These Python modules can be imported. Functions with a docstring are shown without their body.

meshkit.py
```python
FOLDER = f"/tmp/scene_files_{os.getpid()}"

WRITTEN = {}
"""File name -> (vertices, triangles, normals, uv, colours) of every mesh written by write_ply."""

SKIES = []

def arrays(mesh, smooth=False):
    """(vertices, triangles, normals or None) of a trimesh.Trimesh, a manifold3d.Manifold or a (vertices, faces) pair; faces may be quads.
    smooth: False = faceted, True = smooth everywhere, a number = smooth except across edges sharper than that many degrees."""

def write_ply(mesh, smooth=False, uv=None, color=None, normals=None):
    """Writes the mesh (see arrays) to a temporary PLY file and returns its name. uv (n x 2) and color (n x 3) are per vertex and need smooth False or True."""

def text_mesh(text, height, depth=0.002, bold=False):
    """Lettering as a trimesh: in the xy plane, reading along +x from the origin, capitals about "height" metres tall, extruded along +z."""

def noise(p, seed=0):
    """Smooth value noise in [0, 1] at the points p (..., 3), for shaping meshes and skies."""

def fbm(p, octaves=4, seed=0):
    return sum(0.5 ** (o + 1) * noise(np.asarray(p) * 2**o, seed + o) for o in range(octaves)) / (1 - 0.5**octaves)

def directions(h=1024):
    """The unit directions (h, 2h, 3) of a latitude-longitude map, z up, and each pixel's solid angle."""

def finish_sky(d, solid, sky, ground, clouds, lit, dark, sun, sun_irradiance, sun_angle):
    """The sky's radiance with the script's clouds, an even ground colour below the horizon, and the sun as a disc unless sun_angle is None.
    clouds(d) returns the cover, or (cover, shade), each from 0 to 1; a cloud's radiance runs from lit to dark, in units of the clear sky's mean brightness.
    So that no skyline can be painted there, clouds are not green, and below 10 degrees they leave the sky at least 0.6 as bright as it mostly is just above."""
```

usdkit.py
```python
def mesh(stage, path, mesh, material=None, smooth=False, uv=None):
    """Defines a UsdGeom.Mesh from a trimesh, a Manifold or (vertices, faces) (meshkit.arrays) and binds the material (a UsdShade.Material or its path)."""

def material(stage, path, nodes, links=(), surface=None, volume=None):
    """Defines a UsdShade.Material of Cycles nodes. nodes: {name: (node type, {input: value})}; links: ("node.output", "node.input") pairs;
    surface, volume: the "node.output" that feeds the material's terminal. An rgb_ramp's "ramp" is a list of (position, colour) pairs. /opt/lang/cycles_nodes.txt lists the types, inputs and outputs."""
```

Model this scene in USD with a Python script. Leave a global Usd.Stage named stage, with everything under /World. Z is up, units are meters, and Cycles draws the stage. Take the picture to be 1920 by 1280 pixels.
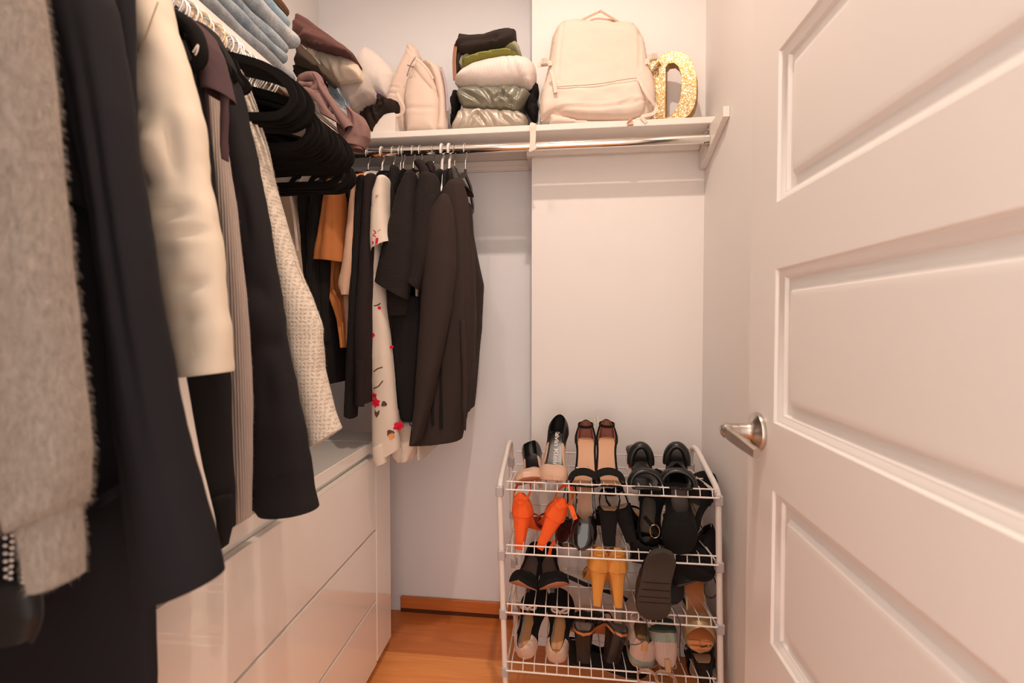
import math, random
import numpy as np, trimesh
import manifold3d as m3
from shapely.geometry import Polygon, Point, LineString, box as sbox
from shapely import affinity
import usdkit, meshkit
from pxr import Usd, UsdGeom, UsdLux, UsdShade, Gf, Sdf, Vt

# ------------------------------------------------------------------ camera, light, exposure
stage = Usd.Stage.CreateInMemory()
UsdGeom.SetStageUpAxis(stage, 'Z')
UsdGeom.Xform.Define(stage, '/World')
UsdGeom.Scope.Define(stage, '/World/Looks')
F_PX, CAM_Z = 880.0, 1.17
YAW, PITCH, PP_V = math.radians(6.48), math.radians(-1.5), 628.0
cam = UsdGeom.Camera.Define(stage, '/World/Camera')
cam.CreateHorizontalApertureAttr(36.0); cam.CreateVerticalApertureAttr(24.0)
cam.CreateFocalLengthAttr(F_PX / 1920 * 36.0)
cam.CreateVerticalApertureOffsetAttr((PP_V - 640) / 1920 * 36.0)
cam.CreateClippingRangeAttr(Gf.Vec2f(0.02, 100))
cam.CreateFStopAttr(3.2); cam.CreateFocusDistanceAttr(1.45)
cam.CreateExposureAttr(0.0)
FWD = np.array([-math.sin(YAW) * math.cos(PITCH), math.cos(YAW) * math.cos(PITCH), math.sin(PITCH)])
RGT = np.array([math.cos(YAW), math.sin(YAW), 0.0])
UPV = np.cross(RGT, FWD)
CAM = np.array([0, 0, CAM_Z])
cm = Gf.Matrix4d(*RGT, 0, *UPV, 0, *(-FWD), 0, *CAM, 1)
cam.AddTransformOp().Set(cm)

# flush ceiling downlight of the closet (its trim is built below) and the soft daylight of the room behind
LAMPS = [np.array([-0.46, 0.68, 2.742]), np.array([0.0, 0.66, 2.742])]
for k, (p, w) in enumerate(zip(LAMPS, (620.0, 2200.0))):
    lamp = UsdLux.DiskLight.Define(stage, f'/World/CeilingLampLight{k + 1}')
    lamp.AddTranslateOp().Set(Gf.Vec3d(*p)); lamp.CreateRadiusAttr(0.026)
    lamp.CreateIntensityAttr(w); lamp.CreateColorAttr(Gf.Vec3f(1.0, 0.80, 0.66))
dome = UsdLux.DomeLight.Define(stage, '/World/RoomDaylight')
dome.CreateIntensityAttr(0.72); dome.CreateColorAttr(Gf.Vec3f(1.0, 0.88, 0.80))

# ------------------------------------------------------------------ helpers
def at(u, v, X=None, Y=None, Z=None):
    d = FWD + (u - 960) / F_PX * RGT - (v - PP_V) / F_PX * UPV
    if Y is not None: t = Y / d[1]
    elif X is not None: t = X / d[0]
    else: t = (Z - CAM_Z) / d[2]
    return CAM + t * d

_names = {}
def numbered(parent, name):
    k = (parent, name); n = _names.get(k, 0); _names[k] = n + 1
    return f'{parent}/{name}' + (f'_{n:03d}' if n else '')

def tag(p, label=None, cat=None, group=None, kind=None):
    p = p.GetPrim() if hasattr(p, 'GetPrim') else p
    for k, x in (('label', label), ('category', cat), ('group', group), ('kind', kind)):
        if x: p.SetCustomDataByKey(k, x)
    return p

class T:
    """a thing: an Xform at its base, or a mesh; children hold parts in world coordinates minus the base"""
    def __init__(s, path, o): s.path, s.o = path, np.asarray(o, float)

def thing(name, label=None, cat=None, loc=(0, 0, 0), group=None, kind=None):
    path = numbered('/World', name)
    x = UsdGeom.Xform.Define(stage, path)
    x.AddTranslateOp().Set(Gf.Vec3d(*map(float, loc)))
    tag(x, label, cat, group, kind)
    return T(path, loc)

def tri(m):
    if hasattr(m, 'to_mesh'):
        q = m.to_mesh(); return trimesh.Trimesh(q.vert_properties[:, :3], q.tri_verts, process=False)
    if isinstance(m, (tuple, list)) and not isinstance(m[0], trimesh.Trimesh) and not hasattr(m[0], 'to_mesh'):
        v, f = np.asarray(m[0], float), np.asarray(m[1], int)
        if f.shape[1] == 4: f = np.vstack([f[:, [0, 1, 2]], f[:, [0, 2, 3]]])
        return trimesh.Trimesh(v, f, process=False)
    if isinstance(m, (tuple, list)): return cat_(m)
    return m

def cat_(ms): return trimesh.util.concatenate([tri(m) for m in ms])

def part(parent, name, mesh, mat, smooth=35, label=None, kind=None, world=True):
    m = tri(mesh).copy()
    if world: m.apply_translation(-parent.o)
    path = numbered(parent.path, name)
    p = usdkit.mesh(stage, path, m, mat, smooth=smooth)
    if label or kind: tag(p, label, None, None, kind)
    return T(path, parent.o)

def solo(name, mesh, mat, label=None, cat=None, group=None, kind=None, smooth=35, loc=None):
    m = tri(mesh).copy()
    if loc is None:
        b = m.bounds; loc = np.array([(b[0][0] + b[1][0]) / 2, (b[0][1] + b[1][1]) / 2, b[0][2]])
    m.apply_translation(-np.asarray(loc, float))
    path = numbered('/World', name)
    p = usdkit.mesh(stage, path, m, mat, smooth=smooth)
    p.AddTranslateOp().Set(Gf.Vec3d(*map(float, loc)))
    tag(p, label, cat, group, kind)
    return T(path, loc)

def bx(x0, x1, y0, y1, z0, z1, r=0.0):
    x0, x1 = min(x0, x1), max(x0, x1); y0, y1 = min(y0, y1), max(y0, y1); z0, z1 = min(z0, z1), max(z0, z1)
    if r <= 0:
        m = trimesh.creation.box((x1 - x0, y1 - y0, z1 - z0)); m.apply_translation(((x0 + x1) / 2, (y0 + y1) / 2, (z0 + z1) / 2)); return m
    pts = []                                   # chamfered box: hull of three shrunken boxes
    for k in range(3):
        a, b = np.array([x0, y0, z0]) + r, np.array([x1, y1, z1]) - r
        a[k] -= r; b[k] += r
        for i in np.ndindex(2, 2, 2): pts.append([(a, b)[i[j]][j] for j in range(3)])
    return trimesh.convex.convex_hull(np.array(pts))

def copy_of(src, name, loc, rz=0.0, ry=0.0, label=None, cat=None, group=None, rx=0.0):
    path = numbered('/World', name)
    x = UsdGeom.Xform.Define(stage, path)
    x.AddTranslateOp().Set(Gf.Vec3d(*map(float, loc)))
    x.AddRotateXYZOp(opSuffix='copy').Set(Gf.Vec3f(rx, ry, rz))
    x.GetPrim().GetReferences().AddInternalReference(src)
    x.GetPrim().SetInstanceable(True)
    tag(x, label, cat, group)
    return path

def hull(pts): return trimesh.convex.convex_hull(np.asarray(pts, float))

def smooth_path(p, n=40, closed=False):
    from scipy.interpolate import CubicSpline
    p = np.asarray(p, float)
    if closed: p = np.vstack([p, p[:1]])
    d = np.r_[0, np.cumsum(np.linalg.norm(np.diff(p, axis=0), axis=1) + 1e-9)]
    q = np.linspace(0, d[-1], n)
    return CubicSpline(d, p, bc_type='periodic' if closed else 'natural')(q)

def resample(p, n):
    p = np.asarray(p, float)
    d = np.r_[0, np.cumsum(np.linalg.norm(np.diff(p, axis=0), axis=1) + 1e-9)]
    return np.stack([np.interp(np.linspace(0, d[-1], n), d, p[:, k]) for k in range(p.shape[1])], 1)

def grid_faces(n, m, wrap=True):
    i, j = np.meshgrid(np.arange(n - 1), np.arange(m if wrap else m - 1), indexing='ij')
    k = (j + 1) % m
    q = np.stack([i * m + j, i * m + k, (i + 1) * m + k, (i + 1) * m + j], -1).reshape(-1, 4)
    return np.vstack([q[:, [0, 1, 2]], q[:, [0, 2, 3]]])

def loft(rings, cap0=True, cap1=True):
    R = np.asarray(rings, float); n, m, _ = R.shape
    v = R.reshape(-1, 3); f = [grid_faces(n, m)]
    for on, row, flip in ((cap0, 0, 0), (cap1, n - 1, 1)):
        if on:
            c = len(v); v = np.vstack([v, R[row].mean(0)])
            j = np.arange(m); k = (j + 1) % m
            a = np.stack([np.full(m, c), row * m + k, row * m + j], 1)
            f.append(a[:, ::-1] if flip else a)
    t = trimesh.Trimesh(v, np.vstack(f), process=False)
    if t.volume < 0: t.invert()
    return t

def tube(path, r, sides=8, cap=True, flat=None):
    """round wire along a path; flat=(a, b) gives an elliptic strap whose wide side follows the vector flat[2] if given"""
    p = np.asarray(path, float); n = len(p)
    t = np.gradient(p, axis=0); t /= np.linalg.norm(t, axis=1, keepdims=True) + 1e-12
    ref = np.array([0, 0, 1.0]) if abs(t[0][2]) < 0.9 else np.array([1.0, 0, 0])
    a = np.cross(t[0], ref); a /= np.linalg.norm(a)
    A = [a]
    for k in range(1, n):
        a = A[-1] - t[k] * (A[-1] @ t[k]); a /= np.linalg.norm(a) + 1e-12; A.append(a)
    A = np.array(A); B = np.cross(t, A)
    ang = np.arange(sides) * 2 * np.pi / sides
    rr = np.broadcast_to(r, (n,))
    R = p[:, None] + rr[:, None, None] * (np.cos(ang)[None, :, None] * A[:, None] + np.sin(ang)[None, :, None] * B[:, None])
    return loft(R, cap, cap)

def strap(path, normal, w, t, taper=None):
    """flat band along path: w wide across (tangent x normal), t thick along normal; normal: one vector or one per point"""
    p = np.asarray(path, float); n = len(p)
    tg = np.gradient(p, axis=0); tg /= np.linalg.norm(tg, axis=1, keepdims=True) + 1e-12
    N = np.broadcast_to(np.asarray(normal, float), (n, 3)).copy()
    N -= tg * (N * tg).sum(1, keepdims=True); N /= np.linalg.norm(N, axis=1, keepdims=True) + 1e-12
    S = np.cross(tg, N)
    W = np.broadcast_to(w, (n,))[:, None] / 2; h = t / 2; c = 0.75
    ring = [S * W * c + N * h, S * W + N * h * 0.2, S * W - N * h * 0.2, S * W * c - N * h, -S * W * c - N * h, -S * W - N * h * 0.2, -S * W + N * h * 0.2, -S * W * c + N * h]
    return loft(np.stack([p + q for q in ring], 1))

def revolve(profile, origin=(0, 0, 0), axis=(0, 0, 1), n=24, closed=False):
    """profile: (r, h) pairs from one end to the other, turned about axis"""
    z = np.asarray(axis, float); z /= np.linalg.norm(z)
    x = np.cross(z, [0, 0, 1.0] if abs(z[2]) < 0.9 else [1.0, 0, 0]); x /= np.linalg.norm(x); y = np.cross(z, x)
    a = np.arange(n) * 2 * np.pi / n
    R = [np.asarray(origin) + z * h + r * (np.cos(a)[:, None] * x + np.sin(a)[:, None] * y) for r, h in profile]
    return loft(R, not closed, not closed)

def extrude(poly, depth):
    return trimesh.creation.extrude_polygon(poly, depth, engine='earcut')

def slab_px(px, Y, thick, bevel=0.002):
    """a thin solid whose outline stands in the plane Y, traced from the photograph; thick goes back along +Y"""
    P = np.array([at(u, v, Y=Y) for u, v in px])
    pg = Polygon(P[:, [0, 2]]).buffer(0)
    m = extrude(pg, thick); V = np.array(m.vertices)
    m.vertices = np.stack([V[:, 0], Y + thick - V[:, 2], V[:, 1]], 1); m.fix_normals()
    return m

def fold_noise(P, seed, pleat, crinkle, fx=16.0, fz=3.0):
    a = meshkit.fbm(P * np.array([fx, fx, fz]) + seed * 7.3, 3, seed) - 0.5
    b = meshkit.fbm(P * np.array([9.0, 9.0, 13.0]) + seed * 3.1, 3, seed + 5) - 0.5
    return 2 * pleat * a + 2 * crinkle * b

def cloth(L, R, Y0, thick, seed=1, n=48, m=32, pleat=0.006, crinkle=0.003, open_end=True, cap_top=True, p=2.4, lip=0.05, fx=16.0, fz=3.0, Y1=None, ramp=0.15, hem=None, back=0.5, waves=0, wave_amp=0.0, ddir=None, dents=()):
    """a hanging piece of clothing (sleeve, body) as one hollow solid: silhouette edges L and R traced top to bottom, standing in the plane Y0 (to Y1 at the bottom),
    thick front to back, with folds; the lower end is open with a turned-in hem"""
    l, r = resample(L, n), resample(R, n)                # pixel pairs in the plane Y0, or points of the room when Y0 is None
    if Y0 is not None: Y1 = Y0 if Y1 is None else Y1
    dd = np.array([0, 1.0, 0]) if ddir is None else np.asarray(ddir, float)
    ang = np.arange(m) * 2 * np.pi / m
    th = np.broadcast_to(np.interp(np.linspace(0, 1, n), np.linspace(0, 1, np.size(thick)), np.atleast_1d(thick)), (n,))
    c, s = np.cos(ang), np.sin(ang)
    ce, se = np.sign(c) * np.abs(c) ** (2 / p), np.sign(s) * np.abs(s) ** (2 / p)
    rings = []
    for k in range(n):
        if Y0 is None: a, b = l[k], r[k]
        else:
            Y = Y0 + (Y1 - Y0) * k / (n - 1)
            a, b = at(*l[k], Y=Y), at(*r[k], Y=Y)
        C, H = (a + b) / 2, (b - a) / 2
        D = dd * th[k] / 2
        rings.append(C + dd * (back - 0.5) * th[k] + ce[:, None] * H - se[:, None] * D)
    R_ = np.array(rings)
    C_ = R_.mean(1, keepdims=True)
    out = R_ - C_; ln = np.linalg.norm(out, axis=2, keepdims=True) + 1e-9; o = out / ln
    d = fold_noise(R_.reshape(-1, 3), seed, pleat, crinkle, fx, fz).reshape(n, m, 1)
    if waves: d = d + wave_amp * np.sin(ang * waves + seed + 0.6 * np.sin(np.linspace(0, 4, n))[:, None])[..., None]
    for s_, a_, dep, ws, wa in dents:                    # single folds pressed in (or, negative depth, pushed out) at height s_ and angle a_ (90 = front)
        da = np.abs((np.degrees(ang) - a_ + 180) % 360 - 180)
        d = d - dep * (np.exp(-((np.linspace(0, 1, n) - s_) / ws) ** 2)[:, None] * np.exp(-(da / wa) ** 2)[None, :])[..., None]
    w = np.clip(np.linspace(0, 1, n) / max(ramp, 1e-6), 0.12, 1)[:, None, None]
    R_ = R_ + o * np.clip(d * w, -ln * 0.6, 0.05)
    R_ = list(R_)
    if cap_top:
        t = R_[0]; cc = t.mean(0)
        up = (R_[0].mean(0) - R_[2].mean(0)); up /= np.linalg.norm(up) + 1e-9
        rad = min(0.02, 0.5 * np.abs(t - cc).max())
        R_ = [cc + (t - cc) * q + up * rad * h for q, h in ((0.25, 0.62), (0.6, 0.5), (0.85, 0.28))] + R_
    if open_end:
        e = R_[-1]; cc = e.mean(0); up = R_[-4].mean(0) - cc; up /= np.linalg.norm(up) + 1e-9
        for q, h in ((0.975, -0.0015), (0.93, 0.002), (0.9, lip * 0.4), (0.86, lip)): R_.append(cc + (e - cc) * q + up * h)
        return loft(R_, True, True)
    return loft(R_)

# ------------------------------------------------------------------ materials
LK = '/World/Looks/'
_mats = {}
def lin(c):
    """8-bit sRGB to linear"""
    c = np.asarray(c, float) / 255
    return tuple(np.where(c <= 0.04045, c / 12.92, ((c + 0.055) / 1.055) ** 2.4))

def paint(name, col, rough=0.5, spec=0.5, bump=0.02, scale=120, coat=0.0, metal=0.0, mottled=0.0):
    if name in _mats: return _mats[name]
    n = {'t': ('texture_coordinate', {}), 'n': ('noise_texture', {'scale': float(scale), 'detail': 3.0}), 'b': ('bump', {'strength': float(bump), 'distance': 0.002}),
         'p': ('principled_bsdf', {'base_color': col, 'roughness': rough, 'specular_ior_level': spec, 'coat_weight': coat, 'coat_roughness': 0.05, 'metallic': metal})}
    l = [('t.object', 'n.vector'), ('n.fac', 'b.height'), ('b.normal', 'p.normal')]
    if mottled:
        n['m'] = ('noise_texture', {'scale': 6.0, 'detail': 4.0}); n['r'] = ('rgb_ramp', {'ramp': [(0.3, tuple(np.array(col) * (1 - mottled))), (0.7, tuple(np.array(col) * (1 + mottled)))]})
        l += [('t.object', 'm.vector'), ('m.fac', 'r.fac'), ('r.color', 'p.base_color')]
    _mats[name] = usdkit.material(stage, LK + name, n, l, surface='p.BSDF')
    return _mats[name]

def fabric(name, col, kind='weave', col2=None, scale=900.0, bump=0.35, rough=0.9, sheen=0.25, spec=0.2, vary=0.12, dist=0.0006):
    """woven or knitted cloth: fine thread relief and a little unevenness of tone"""
    if name in _mats: return _mats[name]
    col = np.array(col, float); col2 = col * (1 - vary * 2) if col2 is None else np.array(col2, float)
    n = {'t': ('texture_coordinate', {}), 'm': ('mapping', {}), 'b': ('bump', {'strength': bump, 'distance': dist}),
         'p': ('principled_bsdf', {'roughness': rough, 'specular_ior_level': spec, 'sheen_weight': sheen, 'sheen_roughness': 0.5, 'sheen_tint': tuple(np.clip(col * 1.6 + 0.05, 0, 1))})}
    l = [('t.object', 'm.vector')]
    if kind == 'weave':
        n['w'] = ('noise_texture', {'scale': scale, 'detail': 2.0, 'roughness': 0.6}); l += [('m.vector', 'w.vector'), ('w.fac', 'b.height')]; src = 'w.fac'
    elif kind == 'rib':                       # vertical ribs: waves across the cloth, worked on x+y
        n['w'] = ('wave_texture', {'wave_type': 'bands', 'bands_direction': 'diagonal', 'scale': scale, 'distortion': 1.5, 'detail': 2.0, 'detail_scale': 3.0})
        n['m'] = ('mapping', {'scale': (1.0, 1.0, 0.02)}); l += [('m.vector', 'w.vector'), ('w.fac', 'b.height')]; src = 'w.fac'
    elif kind == 'band':                      # horizontal knit rows
        n['w'] = ('wave_texture', {'wave_type': 'bands', 'bands_direction': 'z', 'scale': scale, 'distortion': 1.2, 'detail': 2.0, 'detail_scale': 4.0})
        l += [('m.vector', 'w.vector'), ('w.fac', 'b.height')]; src = 'w.fac'
    elif kind == 'fuzz':
        n['w'] = ('noise_texture', {'scale': scale, 'detail': 4.0, 'roughness': 0.7, 'distortion': 0.6}); n['m'] = ('mapping', {'scale': (1.0, 1.0, 0.35)}); l += [('m.vector', 'w.vector'), ('w.fac', 'b.height')]; src = 'w.fac'
    n['r'] = ('rgb_ramp', {'ramp': [(0.25, tuple(col2)), (0.7, tuple(col))]})
    l += [(src, 'r.fac'), ('r.color', 'p.base_color'), ('b.normal', 'p.normal')]
    _mats[name] = usdkit.material(stage, LK + name, n, l, surface='p.BSDF')
    return _mats[name]

# ------------------------------------------------------------------ the setting
YA, YB, XR, XL, YF, ZC = 1.82, 1.673, 0.4688, -0.99, 0.06, 2.75
X_CH = float(at(997, 500, Y=YB)[0])                       # the chase's left edge
WALL = paint('wall_paint', (0.85, 0.815, 0.79), 0.55, 0.3, 0.05, 260)
TRIM = paint('trim_paint', (0.82, 0.77, 0.73), 0.38, 0.4, 0.02, 200)
DOORP = paint('door_paint', (0.82, 0.775, 0.74), 0.40, 0.4, 0.03, 200)
CEIL = paint('ceiling_paint', (0.88, 0.86, 0.84), 0.7, 0.2, 0.05, 200)
GREYP = paint('recess_paint', (0.82, 0.82, 0.845), 0.55, 0.3, 0.05, 260)
CHROME = paint('chrome', (0.80, 0.77, 0.73), 0.10, 0.5, 0.0, 100, metal=1.0)
NICKEL = paint('brushed_nickel', (0.56, 0.51, 0.46), 0.28, 0.5, 0.06, 500, metal=1.0)

def wood(name, c1, c2, rot=0.0):
    return usdkit.material(stage, LK + name, {
        't': ('texture_coordinate', {}), 'm': ('mapping', {'scale': (1.2, 14.0, 14.0)}),
        'n': ('noise_texture', {'scale': 3.0, 'detail': 5.0, 'roughness': 0.6, 'distortion': 1.2}),
        'r': ('rgb_ramp', {'ramp': [(0.3, c1), (0.7, c2)]}), 'b': ('bump', {'strength': 0.05, 'distance': 0.001}),
        'p': ('principled_bsdf', {'roughness': 0.32, 'specular_ior_level': 0.4})},
        [('t.object', 'm.vector'), ('m.vector', 'n.vector'), ('n.fac', 'r.fac'), ('n.fac', 'b.height'), ('b.normal', 'p.normal'), ('r.color', 'p.base_color')], surface='p.BSDF')
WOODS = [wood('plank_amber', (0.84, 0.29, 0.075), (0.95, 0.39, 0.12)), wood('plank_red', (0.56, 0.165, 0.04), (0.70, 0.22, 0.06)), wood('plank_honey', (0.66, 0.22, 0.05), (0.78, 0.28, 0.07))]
WOODB = wood('base_wood', (0.52, 0.15, 0.038), (0.64, 0.20, 0.05))

solo('wall_back', bx(XL - 0.1, X_CH + 0.05, YA, YA + 0.08, 0, ZC), GREYP, kind='structure', smooth=False)
solo('wall_back_chase', bx(X_CH, XR + 0.1, YB, YA + 0.08, 0, ZC), WALL, kind='structure', smooth=False)
solo('wall_left', bx(XL - 0.08, XL, -0.06, YA, 0, ZC), WALL, kind='structure', smooth=False)
solo('wall_right', bx(XR, XR + 0.08, -0.06, YB, 0, ZC), WALL, kind='structure', smooth=False)
solo('wall_front', cat_([bx(XL - 0.08, -0.42, -0.06, YF, 0, ZC), bx(-0.42, 0.36, -0.06, YF, 2.06, ZC), bx(0.36, XR + 0.08, -0.06, YF, 0, ZC)]), WALL, kind='structure', smooth=False)
solo('ceiling', bx(XL - 0.08, XR + 0.08, -0.06, YA + 0.08, ZC, ZC + 0.06), CEIL, kind='structure', smooth=False)
fl = thing('floor', kind='structure')
part(fl, 'subfloor', bx(XL - 0.05, XR + 0.05, -0.8, YA + 0.05, -0.03, -0.0125), WOODB, False)
rng = random.Random(4)
yb = float(at(835, 1229, Z=0.0)[1])
ys = [YA, yb] + [yb - 0.19 * k for k in range(1, 14)]
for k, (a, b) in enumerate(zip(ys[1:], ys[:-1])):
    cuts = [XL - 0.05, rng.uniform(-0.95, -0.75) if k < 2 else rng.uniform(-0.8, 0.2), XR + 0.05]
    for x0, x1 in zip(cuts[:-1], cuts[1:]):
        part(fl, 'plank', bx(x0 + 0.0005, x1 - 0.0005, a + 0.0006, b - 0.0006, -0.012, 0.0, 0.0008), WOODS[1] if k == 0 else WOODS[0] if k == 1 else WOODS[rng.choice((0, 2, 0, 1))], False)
bb = thing('baseboard_back', loc=(-0.4, YA, 0.0), kind='structure')
part(bb, 'board', bx(-0.66, X_CH, YA - 0.014, YA - 0.001, 0.016, 0.064, 0.003), WOODB, False)
part(bb, 'dark_gap', bx(-0.66, X_CH, YA - 0.010, YA - 0.001, 0.0, 0.016), paint('gap_brown', (0.10, 0.03, 0.012), 0.7, 0.2), False)
solo('baseboard_right', bx(XR - 0.014, XR, 0.4, YB - 0.001, 0.0, 0.10, 0.004), TRIM, kind='structure', smooth=False)
# door casing round the doorway, partly behind the camera
solo('trim_1', cat_([bx(-0.43, -0.42, -0.075, 0.075, 0, 2.06), bx(0.36, 0.37, -0.075, 0.075, 0, 2.06), bx(-0.43, 0.37, -0.075, 0.075, 2.05, 2.06)]), TRIM, kind='structure', smooth=False)

# two surface-mounted can downlights: white housing with a black baffle inside, lit disc at its top
for LAMP, lab in zip(LAMPS, ('round white can downlight above the left rod', 'round white can downlight just inside the doorway')):
    lt = thing('ceiling_lamp', lab, 'lamp', (LAMP[0], LAMP[1], ZC))
    part(lt, 'housing', revolve([(0.060, 0.0), (0.068, 0.0), (0.069, -0.025), (0.062, -0.026), (0.0605, -0.023), (0.060, 0.0)], (LAMP[0], LAMP[1], ZC), n=40, closed=True), TRIM)
    part(lt, 'baffle', revolve([(0.0595, -0.002), (0.0598, -0.002), (0.0598, -0.023), (0.0595, -0.023), (0.0595, -0.002)], (LAMP[0], LAMP[1], ZC), n=40, closed=True), paint('black_baffle', (0.02, 0.02, 0.02), 0.8, 0.1))
    part(lt, 'back_plate', revolve([(0.058, 0.0), (0.058, -0.004), (0.01, -0.005)], (LAMP[0], LAMP[1], ZC - 0.0005)), TRIM)

# the door: moulded leaf with raised panels, standing open in front of the right wall
XD, DT = 0.34, 0.035
YD1 = float(at(1404, 700, X=XD)[1]); YD0 = YD1 - 0.76
dr = thing('door_1', 'white panelled door standing open along the right wall', 'door', (XD, YD0, 0.0), kind='structure')
k1 = (float(at(1452, 505, X=XD)[1]), 0.0)
ztops = [float(at(1460, 95, X=XD)[2]), float(at(1452, 505, X=XD)[2]), float(at(1450, 920, X=XD)[2])]
zbots = [float(at(1455, 380, X=XD)[2]), float(at(1450, 792, X=XD)[2]), float(at(1444, 1205, X=XD)[2])]
pit = (ztops[0] - ztops[2]) / 2
ztops = [ztops[0] + pit] + ztops + [ztops[2] - pit]; zbots = [zbots[0] + pit] + zbots + [zbots[2] - pit]
PY1 = float(at(1453, 600, X=XD)[1]); PY0 = YD0 + (YD1 - PY1)
leaf = m3.Manifold.cube((DT, YD1 - YD0, 2.03)).translate((XD, YD0, 0.008))
def frustum(y0, y1, z0, z1, steps):
    """hole from the face inward: (inset, depth) pairs"""
    out = None
    for (i0, d0), (i1, d1) in zip(steps[:-1], steps[1:]):
        pts = [(XD + d, y, z) for i, d in ((i0, d0), (i1, d1)) for y in (y0 + i, y1 - i) for z in (z0 + i, z1 - i)]
        h = m3.Manifold.hull_points(np.array(pts)); out = h if out is None else out + h
    return out
for zt, zb in zip(ztops, zbots):
    leaf -= frustum(PY0, PY1, zb, zt, [(0.0, -0.001), (0.0, 0.0), (0.003, 0.004), (0.006, 0.0045), (0.012, 0.0085), (0.014, 0.0088), (0.017, 0.0135), (0.0171, 0.0136)])
part(dr, 'door_leaf', leaf, DOORP, 25)
for zt, zb in zip(ztops, zbots):
    a = [(XD + d, y, z) for i, d in ((0.033, 0.0140), (0.039, 0.0065), (0.048, 0.0045)) for y in (PY0 + i, PY1 - i) for z in (zb + i, zt - i)]
    part(dr, 'door_panel', hull(a), DOORP, 20)
hc = at(1424, 808, X=XD)                                  # lever handle
ax = (-1, 0, 0)
rose = part(dr, 'door_handle', revolve([(0.0325, -0.001), (0.0335, 0.004), (0.032, 0.0075), (0.024, 0.010), (0.0155, 0.016), (0.0130, 0.024), (0.0125, 0.036)], hc, ax, 40), NICKEL, 40)
part(rose, 'neck', revolve([(0.0120, 0.0355), (0.0125, 0.037), (0.0125, 0.060), (0.009, 0.064)], hc, ax, 32), NICKEL, 40)
lv = smooth_path([hc + (-0.052, 0.004, 0.0), hc + (-0.056, -0.012, -0.001), hc + (-0.054, -0.04, -0.0045), hc + (-0.047, -0.072, -0.010), hc + (-0.042, -0.098, -0.014)], 24)
w = np.interp(np.linspace(0, 1, 24), [0, 0.15, 0.6, 1], [0.021, 0.024, 0.022, 0.017])
part(rose, 'lever', strap(lv, (-1, 0, 0), w, 0.011), NICKEL, 40)
part(rose, 'lever_boss', revolve([(0.0125, 0.048), (0.0135, 0.054), (0.012, 0.061), (0.006, 0.0645)], hc, ax, 32), NICKEL, 40)

# shelves, wall cleats, rods
ZS = CAM_Z + 0.624; TS = 0.021; YS = 1.545; XS = -0.729
SHELF = paint('shelf_paint', (0.84, 0.785, 0.73), 0.42, 0.35, 0.02, 200)
solo('shelf_board', bx(XS, XR - 0.001, YS, YA - 0.001, ZS, ZS + TS, 0.002), SHELF, 'white painted shelf board along the back wall carrying the backpack', 'shelf', smooth=False)
solo('shelf_board', bx(XL + 0.001, XS, 0.12, YA - 0.001, ZS, ZS + TS, 0.002), SHELF, 'white painted shelf board along the left wall carrying folded jeans', 'shelf', smooth=False)
cl = thing('shelf_cleat', 'white ledger strip under the back shelf, wrapping the wall corner', 'cleat', (X_CH, YB, ZS - 0.04))
def ledger(x0, x1, y0, y1):
    return cat_([bx(x0, x1, y0, y1, ZS - 0.040, ZS - 0.0005, 0.002)])
part(cl, 'ledger', bx(XS, X_CH - 0.018, YA - 0.014, YA - 0.001, ZS - 0.040, ZS - 0.0005, 0.002), SHELF, False)
part(cl, 'bead', bx(XS, X_CH - 0.018, YA - 0.018, YA - 0.014, ZS - 0.036, ZS - 0.022, 0.001), SHELF, False)
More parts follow.
